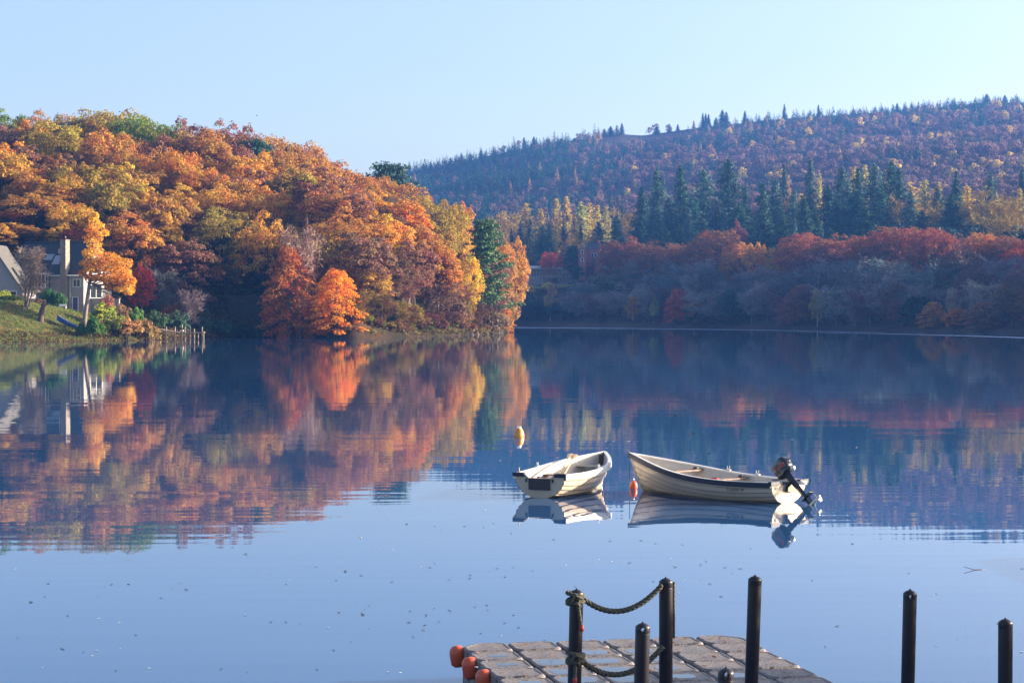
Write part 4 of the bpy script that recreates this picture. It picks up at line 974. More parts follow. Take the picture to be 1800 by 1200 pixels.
def hull_text(H, root, txt, x0, size, u_mid, side, label, shear=0.0):
    cu = bpy.data.curves.new('lettering', 'FONT'); cu.body = txt; cu.size = size; cu.shear = shear
    tmp = bpy.data.objects.new('lettering', cu); COL.objects.link(tmp); bpy.context.view_layer.update()
    me = bpy.data.meshes.new_from_object(tmp.evaluated_get(bpy.context.evaluated_depsgraph_get())); bpy.data.objects.remove(tmp)
    wd = max(v.co.x for v in me.vertices)
    for v in me.vertices:      # lay the letters on the planking (port side reads from bow to stern)
        xx = x0 - v.co.x if side > 0 else x0 + v.co.x
        t = min(.99, xx / (H.L - H.ov)); z = H.p(t, u_mid, 1).z + v.co.y
        us = np.linspace(.2, 1, 80); ps = [H.p(t, u, 1, .021) for u in us]; y = float(np.interp(z, [q.z for q in ps], [q.y for q in ps]))
        v.co = (xx, side * y, z)
    o = link('lettering', me, root); me.materials.append(M['decal']); o['label'] = label; return o

# left boat: stern towards us
HL = Hull(3.55, 1.46, 1.16, .50, .76, ov=.25, sheer=2.0)
LB = empty('rowing_boat', (wx(950, 43.6), 43.5, 0), math.atan2(3.3, 1.55))
tag(LB, 'small cream clinker rowing boat with oars aboard, its square stern facing the viewer', 'rowing boat')
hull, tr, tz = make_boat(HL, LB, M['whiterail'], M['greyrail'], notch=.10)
g = G(); box(g, (-.075, -.25, .17), (-.053, .25, .41), bev=.005); part('motor_pad', g, M['darkpad'], tr)
g = G(); box(g, (-.075, -.30, tz(0) + .001), (.01, .30, tz(0) + .02), bev=.006); part('transom_top_board', g, M['thwart'], tr)
for sy in (.31, -.31):
    g = G(); box(g, (-.07, sy - .015, .33), (-.053, sy + .015, .40), bev=.003); tube(g, [(-.075, sy, .40), (-.085, sy, .37), (-.075, sy, .34)], .006, 5); part('stern_ringbolt', g, M['darkpad'], tr)
thwart(HL, LB, .16, .34, M['thwart']); thwart(HL, LB, .52, .22, M['thwart']); thwart(HL, LB, .84, .26, M['cream_in'])
g = G(); q0 = HL.p(.97, 1, 1); box(g, (q0.x - .07, -.05, .10), (q0.x - .045, .05, q0.z - .03), bev=.004); part('stem_post', g, M['darkpad'], LB)
oar(LB, (.72, -.20, .40), (2.75, .38, .74)); oar(LB, (.80, -.06, .40), (2.82, .52, .75))
g = G(); tube(g, [(.16, .1, .36), (.16, .16, .42), (.16, .0, .44), (.16, -.1, .36)], .012, 6); box(g, (.10, -.12, .342), (.22, .13, .362), bev=.004); part('motor_clamp', g, M['darkpad'], LB)
rowlock(HL, LB, .44, -1, M['greyrail']); rowlock(HL, LB, .44, 1, M['greyrail']); 
g = G(); tube(g, [(.0, .5, .5), (.0, .5, .63)], .012, 6); part('flag_socket', g, M['oarwood'], LB)
# right boat: outboard tilted up, seen along its port side
HR = Hull(4.38, 1.56, 1.16, .44, .82, ov=.50, sheer=2.6)
bw = Vector((wx(1108, 45.4), 45.4, 0)); st = Vector((wx(1384, 42.3), 42.3, 0)); dv = (bw - st)
RB = empty('motor_boat', st, math.atan2(dv.y, dv.x))
tag(RB, 'larger cream clinker boat with navy rubber gunwale and black outboard motor tilted up', 'motor boat')
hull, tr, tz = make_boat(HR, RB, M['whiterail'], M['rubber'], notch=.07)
thwart(HR, RB, .20, .36, M['thwart'], z=.30); thwart(HR, RB, .44, .24, M['weathered'], z=.40); thwart(HR, RB, .72, .24, M['weathered'], z=.52)
for t, z in ((.44, .40), (.72, .52)):
    q = HR.p(t, 1, 1)
    for s in (1, -1): g = G(); box(g, (q.x - .05, s * (q.y - .16) - .05, z + .001), (q.x + .05, s * (q.y - .16) + .05, z + .05), bev=.01); part('thwart_knee', g, M['darkpad'], RB)
oar(RB, (3.0, .20, .44), (.95, -.08, .34), mat=M['weathered']); oar(RB, (2.9, .42, .40), (.85, .28, .33), mat=M['thwart'])
for t in (.36, .56): rowlock(HR, RB, t, -1, M['cream_in'])
g = G()
for k in range(5): tube(g, [(1.75 + .12 * cos(a) * (1 - k * .1), .22 + .1 * sin(a) * (1 - k * .1), .36 + k * .016) for a in np.linspace(0, 6.0, 14)], .012, 5)
part('coiled_rope', g, M['ropeend'], RB)
hull_text(HR, RB, 'Coulmore', 2.66, .15, .86, 1, 'dark script lettering below the gunwale', shear=.35)
hull_text(HR, RB, 'Cuslin II', 1.0, .12, .74, 1, 'small dark lettering near the stern')
g = G(); box(g, (-.056, .36, .30), (-.0535, .46, .36)); part('plate', g, M['decal'], tr)
g = G(); tube(g, [(-.05, -.28, .40), (-.20, -.40, .40)], .035, 10); part('fuel_canister', g, M['white_paint'], RB)
# outboard motor, modelled upright about the clamp and swung up
EM = Matrix.Translation((-.045, 0, tz(0) + .02)) @ Matrix.Rotation(radians(-47), 4, 'Y').inverted()
EM = Matrix.Translation((-.05, 0, tz(0) + .03)) @ Matrix.Rotation(radians(47), 4, 'Y')
ER = empty('outboard_motor', (0, 0, 0)); ER.parent = RB
bpy.data.objects.remove(ER)
g = G()
sell(g, (-.12, 0, .36), (.21, .135, .17), .55, 14, M4=EM); sell(g, (-.10, 0, .22), (.19, .125, .05), .5, 12, M4=EM)
cowl = part('motor_cowl', g, M['blackmetal'], RB)
g = G(); box(g, (-.30, -.137, .30), (-.10, -.134, .33), M4=EM); box(g, (-.30, .134, .30), (-.08, .138, .35), M4=EM); part('cowl_stripe', g, M['ropeend'], cowl)
g = G(); tube(g, [tuple(EM @ Vector(v)) for v in ((-.30, 0, .40), (-.36, 0, .38), (-.36, 0, .32), (-.31, 0, .30))], .014, 8); part('carry_handle', g, M['blackmetal'], cowl)
g = G(); V = []
for z, x0, x1, w_ in ((.18, -.20, -.02, .07), (.0, -.18, -.04, .055), (-.45, -.165, -.055, .032), (-.50, -.22, -.03, .03), (-.70, -.16, -.06, .022)):
    V += [(x0, 0, z), ((x0 + x1) / 2, -w_, z), (x1, 0, z), ((x0 + x1) / 2, w_, z)]
V = [tuple(EM @ Vector(v)) for v in V]
Q = [(4 * k + q, 4 * k + (q + 1) % 4, 4 * k + 4 + (q + 1) % 4, 4 * k + 4 + q)[::-1] for k in range(4) for q in range(4)]
g.add(V, Q); box(g, (-.30, -.085, -.515), (.0, .085, -.50), M4=EM, bev=.003); leg = part('motor_leg', g, M['blackmetal'], RB)
g = G(); sell(g, (-.12, 0, -.70), (.17, .045, .045), .9, 10, M4=EM); V = [(-.17, 0, -.73), (-.06, 0, -.73), (-.14, 0, -.86), (-.18, 0, -.84)]
V = [tuple(EM @ Vector((x, y + s, z))) for s in (-.006, .006) for x, y, z in V]; g.add(V, [(0, 1, 2, 3), (7, 6, 5, 4), (0, 4, 5, 1), (1, 5, 6, 2), (2, 6, 7, 3), (3, 7, 4, 0)]); part('gearcase', g, M['steel'], leg)
g = G(); lathe(g, [(.0, .09), (.03, .08), (.036, 0), (.036, -.04)], 12, M4=EM @ Matrix.Translation((-.31, 0, -.70)) @ Matrix.Rotation(radians(-90), 4, 'Y'))
for k in range(3):
    Mk = EM @ Matrix.Translation((-.31, 0, -.70)) @ Matrix.Rotation(k * 2.094, 4, 'X') @ Matrix.Rotation(radians(28), 4, 'Z')
    V = [tuple(Mk @ Vector(v)) for v in ((-.004, -.02, .03), (-.004, -.055, .09), (-.004, 0, .125), (-.004, .055, .09), (-.004, .02, .03), (.004, -.02, .03), (.004, -.055, .09), (.004, 0, .125), (.004, .055, .09), (.004, .02, .03))]
    g.add(V, [(0, 1, 2, 3), (5, 8, 7, 6), (0, 5, 6, 1), (1, 6, 7, 2), (2, 7, 8, 3), (3, 8, 9, 4)], [(0, 3, 4), (5, 9, 8)])
part('propeller', g, M['steel'], leg)
g = G(); box(g, (-.12, -.13, -.16), (-.055, .13, .03), M4=Matrix.Translation((0, 0, tz(0) + .02)), bev=.012); box(g, (-.06, -.11, .0), (.05, -.05, .06), M4=Matrix.Translation((0, 0, tz(0) + .01)), bev=.01); box(g, (-.06, .05, .0), (.05, .11, .06), M4=Matrix.Translation((0, 0, tz(0) + .01)), bev=.01)
for s in (-.08, .08): tube(g, [(.03, s, tz(0) - .05), (.10, s, tz(0) - .05)], .012, 6)
part('clamp_bracket', g, M['blackmetal'], RB)
g = G(); tube(g, [(.02, .03, tz(0) + .14), (.22, .05, tz(0) + .10), (.34, .06, tz(0) + .09)], [.016, .014, .02], 8); part('tiller_handle', g, M['blackmetal'], RB)
g = G(); sell(g, tuple(EM @ Vector((-.30, 0, .16))), (.06, .05, .06), .7, 8); part('motor_pivot', g, M['steel'], RB)
# the orange buoy and green line at its bow
B_ = empty('mooring_buoy', (wx(1114, 45.7), 45.7, -.02)); tag(B_, 'small red-orange buoy half hidden behind the bow of the motor boat', 'buoy')
g = G(); sell(g, (0, 0, .08), (.085, .085, .13), .95, 12); part('float', g, M['red'], B_); g = G(); tube(g, [(0, -.03, .20), (0, -.03, .25), (0, .03, .25), (0, .03, .20)], .012, 6); part('ring', g, M['steel'], B_)
g = G(); tube(g, [(wx(1107, 45.3), 45.30, .62), (wx(1107, 45.25), 45.25, .3), (wx(1106.5, 45.2), 45.20, .0), (wx(1106, 45.2), 45.2, -.3)], .009, 6); tag(g.obj('mooring_line', M['greenrope']), 'thin green line hanging straight down from the bow of the motor boat', 'rope')
# yellow-orange buoy out on the loch
B_ = empty('mooring_buoy', (wx(912.5, 65), 65, 0)); tag(B_, 'lone yellow-orange dome buoy floating on the loch left of the boats', 'buoy'); B_.scale = (1.04, 1.04, .88)
g = G(); lathe(g, [(.0, -.12), (.10, -.10), (.150, -.02), (.157, .04), (.150, .12), (.125, .22), (.095, .29), (.075, .315)], 28); part('float', g, M['buoy'], B_)
g = G(); lathe(g, [(.076, .312), (.07, .345), (.04, .36), (.0, .362)], 20); tube(g, [(-.055, 0, .33), (-.05, 0, .37), (.0, 0, .385), (.05, 0, .37), (.055, 0, .33)], .012, 8); part('lifting_eye', g, M['whiterail'], B_)

# ------------------------------------------------------------------ floating dock
M['float'] = simple('grey_dock_plastic', (.17, .155, .155), .55, .35, 60, bump=.004)
def mat_float():
    m, nt, p, o = new_mat('dock_float_plastic'); tc = N(nt, 'ShaderNodeTexCoord'); oi = N(nt, 'ShaderNodeObjectInfo')
    n = N(nt, 'ShaderNodeTexNoise'); n.inputs['Scale'].default_value = 2.2; n.inputs['Detail'].default_value = 5; L(nt, tc.outputs['Object'], n.inputs['Vector'])
    r = ramp(nt, [(.35, (.16, .15, .16)), (.5, (.22, .20, .20)), (.68, (.28, .23, .18))], n.outputs['Fac'])
    v = N(nt, 'ShaderNodeTexVoronoi'); v.inputs['Scale'].default_value = 55; L(nt, tc.outputs['Object'], v.inputs['Vector'])
    n2 = N(nt, 'ShaderNodeTexNoise'); n2.inputs['Scale'].default_value = 38; n2.inputs['Detail'].default_value = 4; L(nt, tc.outputs['Object'], n2.inputs['Vector'])
    r2 = ramp(nt, [(.42, (.45, .45, .45)), (.60, (1.25, 1.2, 1.15))], n2.outputs['Fac'])
    mx = N(nt, 'ShaderNodeMix', data_type='RGBA', blend_type='MULTIPLY'); mx.inputs[0].default_value = .9; L(nt, r.outputs[0], mx.inputs[6]); L(nt, r2.outputs[0], mx.inputs[7])
    L(nt, mx.outputs[2], p.inputs['Base Color']); p.inputs['Roughness'].default_value = .55
    b = N(nt, 'ShaderNodeBump'); b.inputs['Distance'].default_value = .006; L(nt, v.outputs['Distance'], b.inputs['Height']); L(nt, b.outputs[0], p.inputs['Normal'])
    return m
M['float'] = mat_float()
m_, nt_, p_, o_ = new_mat('puddle_water'); p_.inputs['Base Color'].default_value = (.03, .03, .035, 1); p_.inputs['Roughness'].default_value = .03; p_.inputs['IOR'].default_value = 1.45; p_.inputs['Specular IOR Level'].default_value = .8
M['puddle'] = m_
DK = empty('floating_dock', (-.58, 21.95, 0), math.atan2(.2014, .9795)); tag(DK, 'grey modular floating dock of plastic blocks with puddles and orange floats', 'floating dock')
PT = .525; rng = np.random.default_rng(31); fm = []
for v_ in range(3):
    g = G(); a = .248
    # body with chamfered corners, raised rim and slightly dished top
    def ring(h, c, z): return [(-h + c, -h, z), (h - c, -h, z), (h, -h + c, z), (h, h - c, z), (h - c, h, z), (-h + c, h, z), (-h, h - c, z), (-h, -h + c, z)]
    V = []
    for h, c, z in ((a - .02, .05, -.06), (a, .05, -.02), (a, .05, .345), (a - .014, .055, .362), (a - .03, .055, .363), (a - .042, .06, .357)): V += ring(h, c, z)
    Q = [(r * 8 + q, r * 8 + (q + 1) % 8, (r + 1) * 8 + (q + 1) % 8, (r + 1) * 8 + q) for r in range(5) for q in range(8)]
    Q += [(40, 41, 42, 47), (47, 42, 43, 46), (46, 43, 44, 45)]
    g.add(V, Q)
    fm.append(g.mesh('float_block', M['float']))
fc = []
for cn in (0, 1):
    g = G(); V = []
    def ring2(h, c, z, k=.19): p_ = [(-h + (k if cn == 1 else c), h, z), (-h, h - (k if cn == 1 else c), z)]; q_ = [(h, h - (k if cn == 0 else c), z), (h - (k if cn == 0 else c), h, z)]; return [(-h + c, -h, z), (h - c, -h, z), (h, -h + c, z), *q_, *p_, (-h, -h + c, z)]
    for h, c, z in ((a - .02, .05, -.06), (a, .05, -.02), (a, .05, .345), (a - .014, .055, .362), (a - .03, .055, .363), (a - .042, .06, .357)): V += ring2(h, c, z)
    g.add(V, Q); fc.append(g.mesh('float_block', M['float']))
g = G()
V = [(-.19 + .03 * cos(t) * 0 + .19 * (1 + cos(t)) - .0, .15 * np.sign(sin(t)) * abs(sin(t)) ** .45, .0) for t in np.linspace(0, 2 * pi, 28, endpoint=False)]
V = [(.19 * np.sign(cos(t)) * abs(cos(t)) ** .5 * (1 + .05 * sin(5 * t)), .17 * np.sign(sin(t)) * abs(sin(t)) ** .5 * (1 + .06 * cos(3 * t)), .3585) for t in np.linspace(0, 2 * pi, 28, endpoint=False)] + [(0, 0, .3585)]
g.add(V, None, [(k, (k + 1) % 28, 28) for k in range(28)]); pud = g.mesh('puddle', M['puddle'])
gl = G()
sell(gl, (0, 0, .364), (.022, .022, .008), .8, 6); lug = gl.mesh('pin', M['greyrail'])
NC, NR = 6, 9
for c in range(NC):
    for r in range(NR):
        x = (c + .5) * PT; y = -(r + .5) * PT
        if r > 5 and c == 0: pass
        f = link('float_block', fc[1] if (c, r) == (0, 0) else fc[0] if (c, r) == (NC - 1, 0) else fm[(c + r) % 3], DK, (x, y, rng.uniform(-.006, .006))); f.rotation_euler = (rng.normal() * .006, rng.normal() * .006, 0)
        wet = (c in (1, 2, 3) and r >= 1) or (c == 4 and r in (4, 7)) or (c == 0 and r in (1, 2, 4)) or (c == 5 and r in (6,))
        if c == 1 and r == 1: wet = False
        if wet:
            p2 = link('puddle', pud, f, ((-.03 if c else .02), 0, 0)); s_ = (1.0 if c in (1, 2) else .8) * rng.uniform(.8, 1.02); p2.scale = (s_ if c else .6, s_ * (1 if c else .55), 1)
for c in range(NC + 1):
    for r in range(NR):
        if 0 < c < NC and r > 0: pass
        l = link('connector_pin', lug, DK, (c * PT, -r * PT, 0)); l.scale = (.9, .9, .8)
# orange end floats along the two sides
def fender(x, y, sgn):
    g = G(); lathe(g, [(0, -.10), (.05, -.09), (.082, -.05), (.085, .10), (.078, .15), (.05, .19), (0, .20)], 20)
    f = part('side_float', g, M['red'], DK); f.location = (x, y, .22 if sgn > 0 else .13); f.scale = (1, 1, .78); f.rotation_euler = (0, radians(-8) * sgn, 0)
    g = G(); box(g, (-.12 if sgn < 0 else 0, -.03, .0), (0 if sgn < 0 else .12, .03, .05), bev=.01); part('side_float_arm', g, M['darkpad'], f).location = (-.02 * sgn, 0, 0)
for r in (.35, 1.75, 3.2, 5.0): fender(-.03, -r * PT, 1)
for r in (1, 3, 5, 7): fender(NC * PT + .07, -(r + .2) * PT, -1)

rr = np.random.default_rng(12); g = G(); n_ = 90; C = np.stack([rr.uniform(.05, NC * PT - .05, n_), -rr.uniform(.05, NR * PT - .05, n_), np.full(n_, .372)], 1); leaves(g, C, np.array([0, 0, 1.0]) + rr.normal(size=(n_, 3)) * .25, rr.uniform(.025, .07, n_)); o = g.obj('fallen_leaves', M['leaf'], None, tuple(DK.location)); o.rotation_euler = DK.rotation_euler; o.color = (.22, .09, .04, 1); tag(o, kind='stuff')
# ------------------------------------------------------------------ plastic posts
def post(pxt, pyt, pxb, Y, dia, hole, label):
    zt = wz(pyt, Y); Xt = wx(pxt, Y); Xb = wx(pxb, Y); zb_ = wz(1200, Y); k = (Xt - Xb) / (zt - zb_); r = dia / 2; zbot = -1.4
    o = empty('post', (Xt - k * zt, Y, 0)); o.rotation_euler = (0, math.atan(k), 0)
    tag(o, label, 'post', 'dark plastic posts at the landing')
    g = G(); lathe(g, [(0, zbot), (r, zbot), (r, zt - .075), (r * 1.0, zt - .074), (r * .97, zt - .07), (r, zt - .066), (r, zt - .03)], 32)
    lathe(g, [(r, zt - .03), (r * .97, zt - .022), (r * .6, zt - .008), (r * .22, zt), (0, zt)], 32)
    me = g.mesh('shaft', M['postplastic'])
    if hole:
        a = bpy.data.objects.new('a', me); COL.objects.link(a); gc_ = G(); Mx = Matrix.Translation((0, 0, zt - hole)) @ Matrix.Rotation(radians(90), 4, 'X') 
        lathe(gc_, [(0, -.3), (.0135, -.3), (.0135, .3), (0, .3)], 16, M4=Mx); cm = gc_.mesh('c', M['postplastic']); b = bpy.data.objects.new('b', cm); COL.objects.link(b)
        b.scale = (1, 1, 1.3); b.location = (0, 0, -(zt - hole) * .3)
        md = a.modifiers.new('m', 'BOOLEAN'); md.operation = 'DIFFERENCE'; md.object = b; md.solver = 'EXACT'
        bpy.context.view_layer.update(); me2 = bpy.data.meshes.new_from_object(a.evaluated_get(bpy.context.evaluated_depsgraph_get()))
        bpy.data.objects.remove(a); bpy.data.objects.remove(b)
        if len(me2.vertices) > 50: me = me2; me.name = 'shaft'
    link('shaft', me, o)
    g = G(); sell(g, (0, 0, zt + .003), (.008, .008, .007), 1, 6); g.obj('top_stud', M['postplastic'], o)
    return o, Xt, zt
P1 = post(1014, 1036, 1010, 15.0, .101, 0, 'black post with a knotted rope end, leftmost at the landing')
P2 = post(1171, 1016, 1171, 15.15, .102, 0, 'tall black post holding the right end of the hanging ropes')
P3 = post(1130.5, 1095, 1128, 14.2, .103, .045, 'short black post with a hole, between the two roped posts')
P4 = post(1328, 1012, 1322, 15.1, .101, 0, 'tallest black post standing alone in front of the dock')
P5 = post(1601, 1037, 1597.5, 15.0, .100, .045, 'black post with a small hole standing clear right of the dock')
P6 = post(1769, 1088, 1769, 14.6, .103, 0, 'black post at the right edge of the view')
P7 = post(1277, 1175, 1277, 12.6, .100, .035, 'lowest black post, only its holed top showing over the dock')
# ropes: three twisted strands
def rope(path, R=.019, turns=20, mat='rope', g=None):
    own = g is None; g = g or G(); P = np.array(path, float); n = len(P); T_ = unit(np.gradient(P, axis=0)); U = unit(np.cross(T_, [.1, 1, .2])); W = np.cross(T_, U)
    s = np.concatenate([[0], np.cumsum(np.linalg.norm(np.diff(P, axis=0), axis=1))])
    for k in range(3):
        a = s * turns * 2 * pi / 1.0 * .5 + k * 2.094
        tube(g, P + (np.cos(a)[:, None] * U + np.sin(a)[:, None] * W) * R * .55, R * .62, 7)
    return g
def sag(a, b, low, n=90):
    a = np.array(a); b = np.array(b); t = np.linspace(0, 1, n)[:, None]; P = a + (b - a) * t; P[:, 2] -= 4 * low * t[:, 0] * (1 - t[:, 0]); return P
def knot(X, Y, z, tail, dx=.0, tl=.16):
    g = G(); r = .060
    for k, (dz, tl_) in enumerate(((0, .3), (.03, -.25), (-.028, .15))):
        rope([(X + r * cos(a), Y + r * sin(a), z + dz + tl_ * .05 * cos(a)) for a in np.linspace(0, 6.283, 30)], .015, 22, g=g)
    rope([(X - .03, Y - r - .015, z - .03), (X - .01, Y - r - .035, z + .03), (X + .03, Y - r - .02, z + .02), (X + .02, Y - r - .03, z - .04), (X - .02, Y - r - .03, z - .02)] , .015, 20, g=g)
    rope([tuple(v) for v in np.linspace((X + dx * .3, Y - r - .02, z - .03), (X + dx, Y - r - .01, z - .03 - tl), 14)], .013, 22, g=g)
    return g, (X + dx, Y - r - .01, z - .03 - tl)
for (yk, a, b, low, tl, dx, lab) in ((1052, (1027, 1054), (1163, 1027), .135, .17, .04, 'upper sagging twisted rope between two black posts'), (1156, (1022, 1162), (1165, 1135), .150, .12, -.01, 'lower sagging twisted rope between the same two black posts')):
    r_ = empty('rope', (0, 0, 0)); Xk = wx(1012, 15.0); zk_ = wz(yk, 15.0); r_.location = (Xk, 15, zk_); tag(r_, lab, 'rope')
    inv = np.array((Xk, 15.0, zk_))
    g, te = knot(0, 0, 0, True, dx, tl); part('knot', g, M['rope'], r_)
    g = G(); tube(g, [(te[0], te[1], te[2] + .012), (te[0] + .003, te[1], te[2] - .03)], .017, 10); part('whipping', g, M['ropeend'], r_)
    A = np.array((wx(a[0], 15.0), 15.0, wz(a[1], 15.0))) - inv; Bv = np.array((wx(b[0], 15.15), 15.10, wz(b[1], 15.15))) - inv
    part('line', rope(sag(A, Bv, low)), M['rope'], r_)
g = rope([(wx(1184.5, 15.15), 15.17, z) for z in np.linspace(wz(1024, 15.15), wz(1122, 15.15), 40)], .013); tag(g.obj('rope', M['rope']), 'rope running straight down the right side of the tall roped post', 'rope')

# ------------------------------------------------------------------ the house
hc, hs_ = cos(radians(20)), sin(radians(20)); HY0 = 328.0; HX0 = wx(147, HY0); HG = 4.25
def ha(px): k = (px - 900) / F; return (HX0 - k * HY0) / (hc + k * hs_)       # metres left of the corner, along the front
def hzz(py, a): return wz(py, HY0 + a * hs_) - HG
HS = empty('house', (HX0, HY0, HG), -radians(20)); tag(HS, 'grey two-storey house with steep slate roof, tall stone chimney and blue door', 'house')
LF, DP, EV, RG = 13.4, 8.6, 6.15, 11.2
g = G()
V = [(-LF, 0, -.6), (0, 0, -.6), (0, DP, -.6), (-LF, DP, -.6), (-LF, 0, EV), (0, 0, EV), (0, DP, EV), (-LF, DP, EV), (-LF, DP / 2, RG - .12), (0, DP / 2, RG - .12)]
g.add(V, [(0, 1, 5, 4), (1, 2, 6, 5), (2, 3, 7, 6), (3, 0, 4, 7)], [(5, 6, 9), (7, 4, 8)]); part('wall', g, M['render_wall'], HS)
g = G(); oh = .35; sl = (RG - EV) / (DP / 2)
for sgn in (0, 1):
    y0 = -oh if sgn == 0 else DP + oh; z0 = EV - sl * oh; V = []
    for th in (0, .16): V += [(-LF - .3, y0, z0 + th), (.3, y0, z0 + th), (.3, DP / 2, RG + th), (-LF - .3, DP / 2, RG + th)]
    g.add(V, [(4, 5, 6, 7), (3, 2, 1, 0), (0, 1, 5, 4), (1, 2, 6, 5), (3, 0, 4, 7)] if sgn == 0 else [(7, 6, 5, 4), (0, 1, 2, 3), (4, 5, 1, 0), (5, 6, 2, 1), (7, 4, 0, 3)])
roof = part('roof', g, M['slate'], HS)
g = G(); tube(g, [(-LF - .3, DP / 2, RG + .2), (.3, DP / 2, RG + .2)], .14, 6); part('ridge_tiles', g, M['slate'], roof)
a0, a1 = ha(110.5), ha(120); g = G(); box(g, (-a0, -.75, -.6), (-a1, -.003, EV - .3)); box(g, (-a0, -.75, EV - .3), (-a1, .5, RG + .3)); ch = part('chimney', g, M['stone'], HS)
g = G(); box(g, (-a0 - .06, -.81, RG + .3), (-a1 + .06, .56, RG + .42)); tube(g, [((-a0 - a1) / 2, 0, RG + .6), ((-a0 - a1) / 2, 0, RG + .95)], .13, 8); part('chimney_cap', g, M['stone'], ch)
def window(px0, py0, px1, py1, par=HS, mull=1, nm='window', y=0.0, fr=.09):
    A0, A1 = ha(px0), ha(px1); z1 = hzz(py0, A0); z0 = hzz(py1, A0); g = G(); x0, x1 = -A0, -A1
    for lo, hi in (((x0 - fr, z0 - fr), (x1 + fr, z0)), ((x0 - fr, z1), (x1 + fr, z1 + fr)), ((x0 - fr, z0), (x0, z1)), ((x1, z0), (x1 + fr, z1))): box(g, (lo[0], y - .07, lo[1]), (hi[0], y - .003, hi[1]))
    for k in range(mull): xm = x0 + (x1 - x0) * (k + 1) / (mull + 1); box(g, (xm - .03, y - .06, z0), (xm + .03, y - .01, z1))
    f = part('window', g, M['white_paint'], par); g = G(); box(g, (x0, y - .03, z0), (x1, y - .004, z1)); part('pane', g, M['glass'], f); return f
window(129.5, 491.5, 141, 503.5); 
A0, A1 = ha(128.5), ha(137); z1 = hzz(522.5, A0); g = G(); x0, x1 = -A0, -A1
box(g, (x0, -.05, .0), (x1, -.004, z1)); d_ = part('door', g, M['blue_door'], HS)
g = G(); box(g, (x0 - .12, -.07, 0), (x0, -.003, z1 + .1)); box(g, (x1, -.07, 0), (x1 + .12, -.003, z1 + .1)); box(g, (x0, -.07, z1), (x1, -.003, z1 + .1)); part('door_frame', g, M['white_paint'], d_)
g = G(); sell(g, (x1 - .12, -.07, 1.0), (.03, .03, .03), 1, 6); part('handle', g, M['steel'], d_)
# sunroom bay
A0, A1 = ha(52), ha(89); zb0, zb1 = hzz(506, A0), hzz(483, A0); g = G(); box(g, (-A0, -1.6, zb0 - .9), (-A1, -.004, zb0)); box(g, (-A0, -1.6, -.5), (-A1, -.004, zb0 - .9)); bay = part('bay', g, M['render_wall'], HS)
g = G(); n_ = 6
for k in range(n_ + 1): x = -A0 + (A0 - A1) * k / n_; box(g, (x - .06, -1.6, zb0 + .001), (x + .06, -1.48, zb1))
box(g, (-A0 - .1, -1.7, zb1), (-A1 + .1, -.004, zb1 + .22)); box(g, (-A0, -1.62, zb0), (-A1, -1.45, zb0 + .12))
for k in range(2): box(g, (-A1 - .06, -1.45 + k * .7, zb0), (-A1 + .002, -1.36 + k * .7, zb1))
part('bay_frame', g, M['white_paint'], bay); g = G(); box(g, (-A0 + .07, -1.54, zb0 + .13), (-A1 - .07, -.1, zb1 - .002)); part('bay_glass', g, M['glass'], bay)
def skylight(px0, py0, px1, py1):
    A0, A1 = ha(px0), ha(px1)
    def pt(px, py):   # on the roof slope
        for _ in range(1):
            a = ha(px); y = 0
            for _ in range(12):
                z = EV + sl * y; wy = HY0 + a * hs_ + y * hc; zt = wz(py, wy) - HG; y += (zt - z) * .6
            return y
    y0, y1 = pt(px0, py1), pt(px0, py0); up = Vector((0, 1, sl)).normalized(); nn = Vector((0, -sl, 1)).normalized(); V = []
    g = G(); g2 = G()
    def slab(gg, xa, xb, ya, yb, h0, h1):
        V = []
        for h in (h0, h1):
            for x, y in ((xa, ya), (xb, ya), (xb, yb), (xa, yb)): V.append(tuple(Vector((x, y, EV + sl * y + .16)) + nn * h))
        gg.add(V, [(0, 3, 2, 1), (4, 5, 6, 7), (0, 1, 5, 4), (1, 2, 6, 5), (2, 3, 7, 6), (3, 0, 4, 7)])
    slab(g, -A0 - .08, -A1 + .08, y0 - .06, y1 + .06, 0, .07); f = part('skylight', g, M['steel'], roof); slab(g2, -A0, -A1, y0, y1, .071, .09); part('pane', g2, M['sky_pane'], f)
skylight(69, 450, 80, 458.5); skylight(85, 452.5, 96, 466)
g = G(); vx = -ha(88); tube(g, [(vx, 2.7, EV + sl * 2.7), (vx, 2.7, EV + sl * 2.7 + .9)], .06, 8); part('vent_pipe', g, M['white_paint'], roof)
g = G(); tube(g, [(-ha(123.5), -.06, -.4), (-ha(123.5), -.06, EV - .3)], .05, 6); tube(g, [(-LF, -.42, EV - .32), (0, -.42, EV - .32)], .07, 6); part('gutter', g, M['white_paint'], HS)
# east gable: windows, verge boards
g = G()
for (y0, y1, z0, z1) in ((2.0, 5.4, 2.3, 4.3), (3.0, 5.2, 6.2, 7.6)):
    for lo, hi in (((y0 - .09, z0 - .09), (y1 + .09, z0)), ((y0 - .09, z1), (y1 + .09, z1 + .09)), ((y0 - .09, z0), (y0, z1)), ((y1, z0), (y1 + .09, z1)), (((y0 + y1) / 2 - .04, z0), ((y0 + y1) / 2 + .04, z1))): box(g, (.003, lo[0], lo[1]), (.07, hi[0], hi[1]))
f = part('gable_window', g, M['white_paint'], HS); g = G(); box(g, (.004, 2.0, 2.3), (.03, 5.4, 4.3)); box(g, (.004, 3.0, 6.2), (.03, 5.2, 7.6)); part('pane', g, M['glass'], f)
